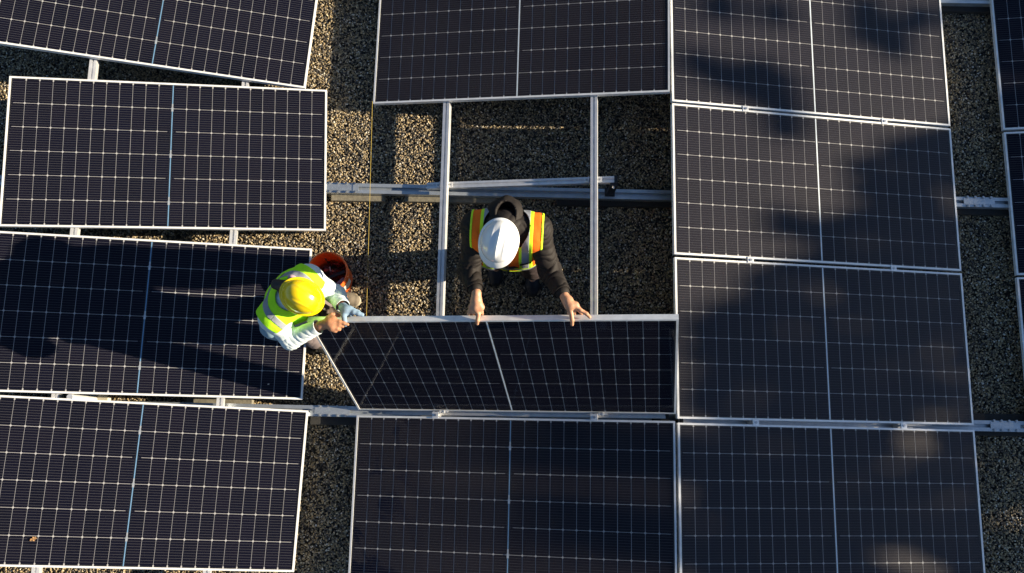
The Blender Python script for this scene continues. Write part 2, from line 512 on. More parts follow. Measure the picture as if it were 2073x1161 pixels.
GL = 'solar panels laid loosely on the left rack'
GM = 'solar panels on the middle rack'
GR = 'solar panels clamped in the right column'
GF = 'solar panels along the far right edge'
PANELS = [
 ((-3.5473, 2.3647, 0.3284), [[0.98261, 0.06354, 0.17447], [-0.06473, 0.9979, 0.00115], [-0.17403, -0.01243, 0.98466]], 'solar panel lying most askew, cut off by the top left corner', 'glass', 'blue', GL),
 ((-3.4086, 1.2143, 0.2948), [[0.98358, -0.04469, 0.17484], [0.04711, 0.99884, -0.00972], [-0.1742, 0.01779, 0.98455]], 'sunlit solar panel at left, nearly whole in view, just below the askew one', 'glass', 'blue', GL),
 ((-3.4674, 0.0888, 0.3229), [[0.98468, 0.00125, 0.17439], [-0.00143, 1.0, 0.00088], [-0.17439, -0.00111, 0.98468]], 'solar panel darkened by the workers\' shadows, behind the person in the yellow helmet', 'glass', 'blue', GL),
 ((-3.4419, -0.9929, 0.3111), [[0.98429, 0.02761, 0.17441], [-0.02814, 0.9996, 0.00059], [-0.17432, -0.00549, 0.98467]], 'sunlit solar panel in the bottom left corner with a small dry leaf on it', 'glass', 'blue', GL),
 ((-1.0291, 2.1877, 0.3146), [[0.98434, 0.01166, -0.17589], [-0.01258, 0.99991, -0.00412], [0.17583, 0.00627, 0.9844]], 'solar panel at top centre whose lower edge lies across the two bare rails', 'glass_film', 'pale', GM),
 ((-1.0395, -1.0515, 0.3199), [[0.98441, 0.00338, -0.17584], [-0.00302, 0.99999, 0.00229], [0.17584, -0.00173, 0.98442]], 'smudged solar panel at bottom centre directly below the raised one', 'glass_wet', 'blue', GM),
 ((1.0438, 2.1134, 0.3056), [[0.98499, -0.00111, 0.17258], [0.00161, 0.99999, -0.00281], [-0.17258, 0.00305, 0.98499]], 'topmost solar panel of the right column, mottled with tree shade', 'glass_dusty', 'pale', GR),
 ((1.0427, 1.0571, 0.3049), [[0.985, 0.00101, 0.17257], [-0.0006, 1.0, -0.00242], [-0.17258, 0.00228, 0.98499]], 'second solar panel from the top of the right column, shaded at its lower right', 'glass_dusty', 'pale', GR),
 ((1.0433, 0.0, 0.3049), [[0.985, -0.0008, 0.17258], [0.00068, 1.0, 0.00073], [-0.17258, -0.0006, 0.985]], 'shaded right-column solar panel beside the raised one, speckled with light in one corner', 'glass_speck', 'pale', GR),
 ((1.0441, -1.0673, 0.306), [[0.98499, 0.00262, 0.17258], [-0.00308, 0.99999, 0.00242], [-0.17258, -0.00291, 0.98499]], 'lowest solar panel of the right column, cut off by the picture\'s bottom edge', 'glass_dusty', 'pale', GR),
 ((3.4774, 2.0917, 0.3154), [[0.98451, -0.00036, -0.17534], [0.00099, 0.99999, 0.00351], [0.17534, -0.00363, 0.9845]], 'solar panel strip at the right picture edge, topmost of the three', 'glass', 'blue', GF),
 ((3.4797, 1.0335, 0.317), [[0.98451, -0.00017, -0.17534], [4e-05, 1.0, -0.00075], [0.17534, 0.00073, 0.98451]], 'solar panel strip at the right picture edge, middle one of the three', 'glass', 'blue', GF),
 ((3.4793, -0.0213, 0.3166), [[0.98451, -0.00013, -0.17534], [0.00036, 1.0, 0.0013], [0.17534, -0.00134, 0.98451]], 'barely visible sliver of solar panel at the right picture edge, lowest of the three', 'glass', 'blue', GF),
]
for c, rot, lab, gls, rib, grp in PANELS:
    make_panel(c, rot, lab, gls, rib, grp)
HR = Matrix(((0.98525740, -0.15258136, -0.07737437), (0.00060721, 0.45539000, -0.89029185), (0.17107745, 0.87711965, 0.44876902)))
HC = Vector((-1.107, -0.2563, 0.7595))
make_panel(HC, HR, 'solar panel raised on its lower edge, held up by the two workers', 'glass_clean', 'pale')

# ------------------------------------------------------------------ racking: rails, beams, clamps, pads
RW, RHt = 0.046, 0.054
def rail_profile(w=RW, h=RHt):
    x = w / 2
    return [(-x, 0), (x, 0), (x, h * .42), (x - .004, h * .42), (x - .004, h * .55), (x, h * .55), (x, h), (.006, h), (.006, h - .010), (-.006, h - .010), (-.006, h), (-x, h), (-x, h * .55), (-x + .004, h * .55), (-x + .004, h * .42), (-x, h * .42)]
TILT = math.tan(R(10.13))
def plane_z(fam, x):
    if fam == 'L': return .3229 - (x + 3.4674) * .1771
    if fam == 'M': return .3199 + (x + 1.0395) * .1786
    if fam == 'R': return .3049 - (x - 1.0433) * .1752
    return .3166 + (x - 3.4793) * .1781
def make_rail(fam, x, y0, y1, label, sink=0.0):
    zt = plane_z(fam, x) - 0.037 - sink
    v, f = extrude_profile(rail_profile(), y1 - y0)
    ang = {'L': R(10.05), 'M': -R(10.13), 'R': R(9.94), 'F': -R(10.1)}[fam]
    o = mesh_obj('mounting_rail', v, f, M['rail'])
    m = Matrix.Rotation(ang, 4, 'Y'); m.translation = Vector((x, (y0 + y1) / 2, zt)) - m.to_3x3() @ Vector((0, 0, RHt))
    o.matrix_world = m
    tag(o, label, 'rail', 'aluminium rails running up and down the roof under the panels')
    return zt
make_rail('M', -1.533, -2.35, 3.4, 'bare aluminium rail left of the worker in the white helmet')
make_rail('M', -0.505, -2.35, 3.4, 'bare aluminium rail right of the worker in the white helmet')
make_rail('L', -3.975, -2.35, 3.4, 'far left aluminium rail, showing only in the gaps between the left panels', .012)
make_rail('L', -2.972, -2.35, 3.4, 'aluminium rail seen in the gaps right of the left panels\' centre lines', .012)
make_rail('R', 0.530, -2.35, 3.4, 'left rail hidden under the clamped right column, seen through the gaps')
make_rail('R', 1.560, -2.35, 3.4, 'right rail hidden under the clamped right column, seen through the gaps')
make_rail('F', 2.95, -2.35, 3.4, 'rail under the panels at the far right edge')

# base beams: galvanised hat channels lying on pads
BEAM_Y = [(1.055, 0.0035), (-0.508, 0.0), (2.600, 0.0)]
hat = [(-.036, .052), (-.036, .10), (-.034, .10), (-.012, .10), (-.011, .075), (.011, .075), (.012, .10), (.036, .10), (.036, .052), (.033, .052), (.033, .096), (.015, .096), (.0135, .071), (-.0135, .071), (-.015, .096), (-.033, .096), (-.033, .052)]
beam_labels = ['grey base beam crossing the bare gravel behind the worker in the white helmet',
               'grey galvanised base beam running under the lower edge of the raised panel',
               'grey galvanised base beam crossing the gravel gap at the top right corner']
beams = []
for (by, _), lb in zip(BEAM_Y, beam_labels):
    v, f = extrude_profile(hat, 8.4, 'x')
    o = mesh_obj('base_beam', v, f, M['zinc'], loc=(-1.2, by, 0))
    o.rotation_euler.z = -0.004 if by == 1.055 else (-0.004 if by < 0 else -.05 * 0)
    tag(o, lb, 'beam', 'base beams lying across the roof')
    beams.append(o)
# second channel nested alongside (a lapped strip that widens the beam to the right of the bare bay)
def splice(x, y, z, L, label, rz=-0.004):
    root = empty('splice_plate', (x, y, z)); root.rotation_euler.z = rz
    mb = MB(); mb.box((0, 0, .0015), (L, .042, .003)); mb.build('plate', M['zinc'], root)
    for sx in (-.38, -.13, .13, .38):
        for sy in (-1, 1):
            b = MB(); b.cyl((sx * L, sy * .031, -.02), (sx * L, sy * .031, .012), .0045, seg=8); b.cyl((sx * L, sy * .031, .003), (sx * L, sy * .031, .009), .009, seg=6)
            b.build('bolt', M['steel'], root)
    tag(root, label, 'splice plate', 'bolted splice plates on the base beams')
splice(-2.26, 1.062, .1005, .24, 'bolted splice plate on the beam right of the fully visible left panel')
splice(-2.24, -0.502, .1005, .24, 'bolted splice plate on the beam left of the raised panel\'s lower corner')
splice(2.25, 1.045, .1005, .22, 'bolted splice plate on the beam in the right gravel gap, halfway up')
splice(2.30, -0.518, .1005, .20, 'bolted splice plate on the beam at the lower right picture edge')

# sloped beams that carry the rails
def sloped(fam, x0, x1, y, label, post=True, rz=0.0):
    root = empty('sloped_beam', (x0, y, 0)); 
    tag(root, label, 'sloped beam', 'sloped beams lifting the panel rails')
    sink = .012 if fam == 'L' else 0
    za = plane_z(fam, x0) - 0.037 - sink - RHt - .003; zb = plane_z(fam, x1) - 0.037 - sink - RHt - .003
    L = math.hypot(x1 - x0, zb - za); ang = math.atan2(zb - za, x1 - x0)
    v, f = extrude_profile([(-.022, -.040), (.022, -.040), (.022, 0), (.007, 0), (.007, -.008), (-.007, -.008), (-.007, 0), (-.022, 0)], L, 'x')
    o = mesh_obj('beam', v, f, M['rail'], root)
    o.location = ((x1 - x0) / 2, 0, (za + zb) / 2); o.rotation_euler = (0, -ang, 0)
    if post:
        hi = (x1 - x0 - .02, zb) if zb > za else (.02, za)
        b = MB(); b.box((hi[0], -.022 - .012, (hi[1] - .05 + .10) / 2), (.05, .022, hi[1] - .05 - .10 + .08)); b.box((hi[0], -.02, .106), (.07, .06, .012))
        b.build('post', M['label_black'], root)
        b = MB(); b.box((hi[0] + (.012 if zb > za else -.012), 0, hi[1] - .021), (.020, .050, .046)); b.build('end_cap', M['label_black'], root)
        b = MB(); b.cyl((hi[0], -.06, hi[1] - .03), (hi[0], .03, hi[1] - .03), .006, seg=8); b.cyl((hi[0], -.052, hi[1] - .03), (hi[0], -.046, hi[1] - .03), .011, seg=6); b.build('bolt', M['steel'], root)
sloped('M', -1.66, -0.345, 1.082, 'sloped aluminium beam with a black end post, crossing above the worker in the white helmet')
sloped('M', -2.03, -0.03, -.497, 'sloped aluminium beam in the gap under the raised panel')
sloped('L', -4.45, -2.45, -.512, 'sloped aluminium beam between the two lowest left panels')
sloped('R', 0.05, 2.08, -.532, 'sloped beam in the gap above the lowest panel of the right column')

# brackets joining rails and sloped beam in the bare bay
def bracket(x, y, z, sx, label):
    root = empty('rail_bracket', (x, y, z)); tag(root, label, 'bracket', 'angle brackets where rails cross the sloped beam')
    root.rotation_euler.y = -R(10.1)
    b = MB(); b.box((0, 0, .002), (.036, .034, .004)); b.box((-sx * .016, 0, .018), (.004, .034, .036)); b.build('plate', M['clamp'], root, bevel=.0008)
    b = MB(); b.cyl((0, 0, .004), (0, 0, .010), .008, seg=6); b.cyl((0, 0, .010), (0, 0, .014), .004, seg=8); b.build('bolt', M['steel'], root)
def under(fam, x): return plane_z(fam, x) - 0.037 - RHt
bracket(-1.533 - .042, 1.082, under('M', -1.575), -1, 'angle bracket on the left side of the left bare rail')
bracket(-1.533 + .042, 1.082, under('M', -1.491), 1, 'angle bracket on the right side of the left bare rail')
bracket(-.505 - .042, 1.082, under('M', -.547), -1, 'angle bracket on the left side of the right bare rail')
bracket(-.505 + .042, 1.082, under('M', -.463), 1, 'angle bracket on the right side of the right bare rail, near the black end post')

# mid clamps between the clamped panels
def clamp(fam, x, y, label, z=None):
    zz = plane_z(fam, x) + .0006 if z is None else z
    root = empty('mid_clamp', (x, y, zz)); root.rotation_euler.y = {'L': R(10), 'M': -R(10.1), 'R': R(9.9)}[fam]
    tag(root, label, 'clamp', 'silver clamps that hold panels to the rails')
    b = MB(); b.box((0, 0, .002), (.042, .040, .004)); b.box((0, 0, -.018), (.040, .012, .036)); b.build('clamp_plate', M['clamp'], root, bevel=.001)
    b = MB(); b.cyl((0, 0, .004), (0, 0, .009), .0085, seg=12); b.build('bolt', M['steel'], root)
ord_ = ['top', 'second', 'lowest']
for i, y in enumerate((1.5848, 0.5285, -0.5335)):
    for x, s in ((.530, 'left'), (1.560, 'right')):
        lab = {0: 'between the two upper panels of the right column', 1: 'above the speckled shaded panel in the right column', 2: 'below the speckled shaded panel in the right column'}[i]
        clamp('R', x, y, '%s clamp %s' % (s, lab))
for x, s in ((-1.533, 'left'), (-.505, 'right')):
    clamp('M', x, -.520, '%s loose clamp on the upper edge of the smudged bottom centre panel' % s)
    mb = MB(); z = plane_z('M', x) - .008
    xx = x + .048
    mb.cyl((xx - .02, -.497, z), (xx + .034, -.497, z + .010), .0055, seg=10); mb.cyl((xx - .022, -.497, z), (xx - .012, -.497, z + .002), .013, seg=8); mb.cyl((xx + .004, -.497, z + .005), (xx + .013, -.497, z + .0065), .012, seg=6)
    o = mb.build('loose_bolt', M['clamp']); tag(o, 'shiny bolt lying beside the %s loose clamp under the raised panel' % s, 'bolt', 'bolts beside the loose clamps')

# pads under the beams
k = NT('concrete_pad')
f = k.noise(45, 6, .65)
k.link(k.ramp(f, [(.3, (.13, .12, .095)), (.7, (.24, .22, .17))]), k.b.inputs['Base Color']); k.b.inputs['Roughness'].default_value = .9
k.bump(f, .4, .004); M['pad'] = k.m
M['rubber'] = simple('rubber_pad', (.022, .022, .022), .85, 0, .2, 60, .3, .002)
M['timber'] = simple('pale_timber', (.50, .46, .36), .8, 0, .15, 12, .3, .002, stretch=(1, 14, 14))
def pad(x0, x1, y, mat, label, w=.13, h=.045):
    mb = MB(); mb.box(((x0 + x1) / 2, y, h / 2 + .006), (x1 - x0, w, h))
    o = mb.build('support_pad', M[mat], bevel=.004); tag(o, label, 'pad', 'pads under the base beams')
pad(-2.345, -1.96, 1.045, 'pad', 'sandy concrete pad under the beam, nearest the fully visible left panel')
pad(-1.82, -1.17, 1.048, 'pad', 'long concrete pad under the beam, crossed by the left bare rail')
pad(-.74, .12, 1.042, 'rubber', 'black pad under the beam at the right bare rail')
pad(2.09, 2.60, 1.030, 'rubber', 'black pad under the beam in the right gravel gap')
pad(-2.40, -1.98, -.530, 'rubber', 'dark pad under the beam left of the bottom centre panel')
pad(2.00, 2.6, -.512, 'rubber', 'black pad under the beam at the lower right', w=.15)
pad(-4.05, -3.78, -.462, 'timber', 'pale timber block between the two lowest left panels, left of the other', w=.12, h=.05)
pad(-3.25, -2.80, -.468, 'pad', 'concrete block between the two lowest left panels, by the right rail')
pad(2.0, 2.6, 2.59, 'rubber', 'black pad under the beam at the top right corner')
# short silver stub on the timber block
mb = MB(); mb.cyl((-3.87, -.452, .06), (-3.87, -.452, .385), .020, seg=14); o = mb.build('stub_post', M['clamp'], smooth=False); tag(o, 'short round silver stub post between the two lowest left panels', 'post')

# string line
M['string'] = simple('yellow_string', (.42, .31, .06), .7)
pts = [(-2.066, 1.69, .150)] + [(-2.066 + .0045 * t, 1.69 - t * 2.16 / 10, .150 - .004 * math.sin(math.pi * t / 10)) for t in range(1, 11)]
mb = MB(); mb.tube(pts, .0014, 6); o = mb.build('string_line', M['string']); tag(o, 'thin yellow string line stretched taut over the gravel beside the bucket', 'string')

# dry leaf and a chip
v = []; f = []
leaf_pts = [(-.022, 0), (-.012, .010), (-.004, .008), (.002, .016), (.010, .009), (.020, .010), (.017, .002), (.024, -.006), (.010, -.008), (.004, -.015), (-.006, -.009), (-.014, -.008)]
v = [(0, 0, .004)] + [(a, b, .001 + .006 * abs(math.sin(i * 1.7))) for i, (a, b) in enumerate(leaf_pts)]
f = [(0, 1 + i, 1 + (i + 1) % len(leaf_pts)) for i in range(len(leaf_pts))]
o = mesh_obj('dry_leaf', v, f, simple('dry_leaf', (.34, .19, .08), .8, 0, .2, 60)); lz = .3111 - (-3.985 + 3.4419) * .1771
o.location = (-3.985, -1.33, lz + .001); o.rotation_euler = (0, R(10), .5); tag(o, 'small dry brown leaf lying on the bottom left panel', 'leaf')
mb = MB(); mb.box((0, 0, .003), (.012, .007, .006)); o = mb.build('stone_chip', simple('chip', (.5, .46, .4), .9)); o.location = (-2.66, -.335, plane_z('L', -2.66)); o.rotation_euler = (0, R(10), .4)
tag(o, 'tiny pale stone chip on the shadowed left panel, near its lower right corner', 'chip')

# ------------------------------------------------------------------ bucket with hardware
def lathe(prof, seg=48):
    v = []; f = []; n = len(prof)
    for i in range(seg):
        t = 2 * math.pi * i / seg
        for r, z in prof: v.append((r * math.cos(t), r * math.sin(t), z))
    for i in range(seg):
        j = (i + 1) % seg
        for q in range(n - 1):
            f.append((i * n + q, j * n + q, j * n + q + 1, i * n + q + 1))
    return v, f
M['orange'] = simple('orange_plastic', (1.0, .155, .022), .38, 0, .06, 8, coat=.15)
M['red_plastic'] = simple('dark_red_plastic', (.10, .012, .012), .5, 0, .2, 20)
M['tape_yellow'] = simple('paper_label', (.75, .72, .66), .6)
B = empty('bucket', (-2.283, .415, .008)); tag(B, 'orange plastic bucket of hardware beside the person in the yellow helmet', 'bucket')
v, f = lathe([(.0, .006), (.112, .006), (.114, .002), (.116, .0), (.1165, .004), (.129, .245), (.129, .250), (.136, .250), (.136, .258), (.130, .260), (.1305, .285), (.137, .286), (.137, .298), (.134, .302), (.128, .302), (.1265, .298), (.113, .012), (.0, .010)])
mesh_obj('bucket_wall', v, f, M['orange'], B, smooth=True)
mb = MB(); mb.tube([(.140 * math.cos(t), .140 * math.sin(t), .27 - .13 * max(0, math.sin(t - 3.9 + math.pi)) ) for t in np.linspace(3.9 - math.pi, 3.9, 24)], .0022, 6); mb.build('handle', M['steel'], B)
# paper label on the sunny side
seg = 10; v = []; f = []
for i in range(seg + 1):
    t = R(-70 + 60 * i / seg)
    for z, r in ((.07, .1215), (.19, .1278)): v.append((r * math.cos(t), r * math.sin(t), z))
for i in range(seg): f.append((2 * i, 2 * i + 2, 2 * i + 3, 2 * i + 1))
mesh_obj('paper_label', v, f, M['tape_yellow'], B, smooth=True)
# contents (things of their own, lying in the bucket)
cx, cy = -2.283, .415
mb = MB(); mb.box((0, 0, 0), (.20, .026, .020)); mb.box((-.085, 0, 0), (.045, .036, .026)); o = mb.build('pry_bar', M['label_black'], bevel=.004)
o.location = (cx + .006, cy - .010, .176); o.rotation_euler = (0, R(-6), R(22)); tag(o, 'flat black bar lying across the hardware in the orange bucket', 'bar')
mb = MB(); mb.cyl((-2.297, .482, .10), (-2.303, .505, .30), .0035, seg=8); o = mb.build('threaded_rod', M['label_black']); tag(o, 'thin dark rod standing up against the inside of the orange bucket', 'rod')
mb = MB(); mb.box((0, 0, 0), (.06, .045, .012)); mb.box((0, 0, .010), (.03, .028, .01)); o = mb.build('grey_fitting', simple('grey_fitting', (.36, .36, .42), .4, .3), bevel=.002); o.location = (cx + .074, cy - .048, .172); o.rotation_euler = (.3, .2, .8)
tag(o, 'pale grey fitting on the right side inside the orange bucket', 'fitting')
_r = random.Random(3)
mats = [M['red_plastic'], simple('maroon_cap', (.20, .025, .02), .45), M['steel'], simple('dark_fitting', (.05, .03, .035), .4)]
mb_all = {0: MB(), 1: MB(), 2: MB(), 3: MB()}
for i in range(150):
    a = _r.random() * 6.28; rr = .102 * math.sqrt(_r.random()); zz = .06 + .09 * _r.random()
    q = _r.choice((0, 0, 1, 2, 3)); rot = Matrix.Rotation(_r.random() * 3, 3, 'X') @ Matrix.Rotation(_r.random() * 3, 3, 'Z')
    p = Vector((cx + rr * math.cos(a), cy + rr * math.sin(a), zz))
    if i % 2: mb_all[q].box(p, (.036, .018, .012), rot)
    else: mb_all[q].cyl(p - rot @ Vector((.016, 0, 0)), p + rot @ Vector((.016, 0, 0)), .007, seg=8)
root = MB()
o = mb_all[0].build('loose_hardware', mats[0]); tag(o, 'heap of small red and steel bolts and fittings filling the orange bucket', 'hardware', kind='stuff')
for q in (1, 2, 3): c = mb_all[q].build('fitting', mats[q], o); c['kind'] = 'stuff'
mb = MB(); mb.cyl((cx, cy, .018), (cx, cy, .075), .108, seg=24); c = mb.build('fitting', mats[3], o); c['kind'] = 'stuff'

# ------------------------------------------------------------------ trees beyond the right side of the roof
M['bark'] = simple('bark', (.09, .065, .045), .95, 0, .3, 8, .5, .02, stretch=(1, 1, .2))
k = NT('foliage'); oi = k.noise(3.0, 3, .6)
k.link(k.ramp(oi, [(.3, (.035, .060, .018)), (.7, (.085, .11, .035))]), k.b.inputs['Base Color']); k.b.inputs['Roughness'].default_value = .6
k.b.inputs['Specular IOR Level'].default_value = .25
M['leaf'] = k.m
TX = 16.5
def leaves(pts, size, parent, name='crown'):
    n = len(pts)
    a = rng.normal(size=(n, 3)); a /= np.linalg.norm(a, axis=1)[:, None]
    b = rng.normal(size=(n, 3)); b -= a * (a * b).sum(1)[:, None]; b /= np.linalg.norm(b, axis=1)[:, None]
    s = size * (.7 + .6 * rng.random((n, 1)))
    V = np.stack([pts - a * s, pts + b * s * .55, pts + a * s, pts - b * s * .55], 1).reshape(-1, 3)
    me = bpy.data.meshes.new(name); me.vertices.add(4 * n); me.vertices.foreach_set('co', V.ravel())
    me.loops.add(4 * n); me.loops.foreach_set('vertex_index', np.arange(4 * n)); me.polygons.add(n)
    me.polygons.foreach_set('loop_start', np.arange(0, 4 * n, 4)); me.polygons.foreach_set('loop_total', np.full(n, 4))
    me.update(); me.materials.append(M['leaf'])
    o = bpy.data.objects.new(name, me); COL.objects.link(o); o.parent = parent
    return o
def tree(y, clumps, label, dx=0.0):
    """clumps: (y, z, ry, rz, density) ellipses of the crown, seen along the sun's way"""
    root = empty('shade_tree', (TX + dx, y, -6)); tag(root, label, 'tree', 'trees beyond the right side of the roof')
    mb = MB(); P = [(0, 0, 0), (.1, .1, 3), (-.1, .2, 6), (.1, 0, 9.0)]
    mb.tube(P, [.30, .24, .16, .07], 12)
    for cy_, cz_, ry, rz, d in clumps[:14]:
        h = max(4.0, min(8.5, cz_ + 6 - 1.8)); mb.tube([(0, .1, h - 1.5), (.2, (cy_ - y) * .5, h), (0, cy_ - y, cz_ + 6 - rz * .3)], [.10, .06, .02], 7)
    mb.build('trunk', M['bark'], root)
    pts = []
    for cy_, cz_, ry, rz, d in clumps:
        n = int(d * ry * rz * 1500) + 20
        q = rng.normal(size=(n, 3)); q /= np.linalg.norm(q, axis=1)[:, None]; q *= rng.random((n, 1)) ** .40
        q = q * np.array([max(ry, rz) * .9, ry, rz]) + np.array([0, cy_ - y, cz_ + 6])
        pts.append(q)
    leaves(np.concatenate(pts), .050, root)
    return root
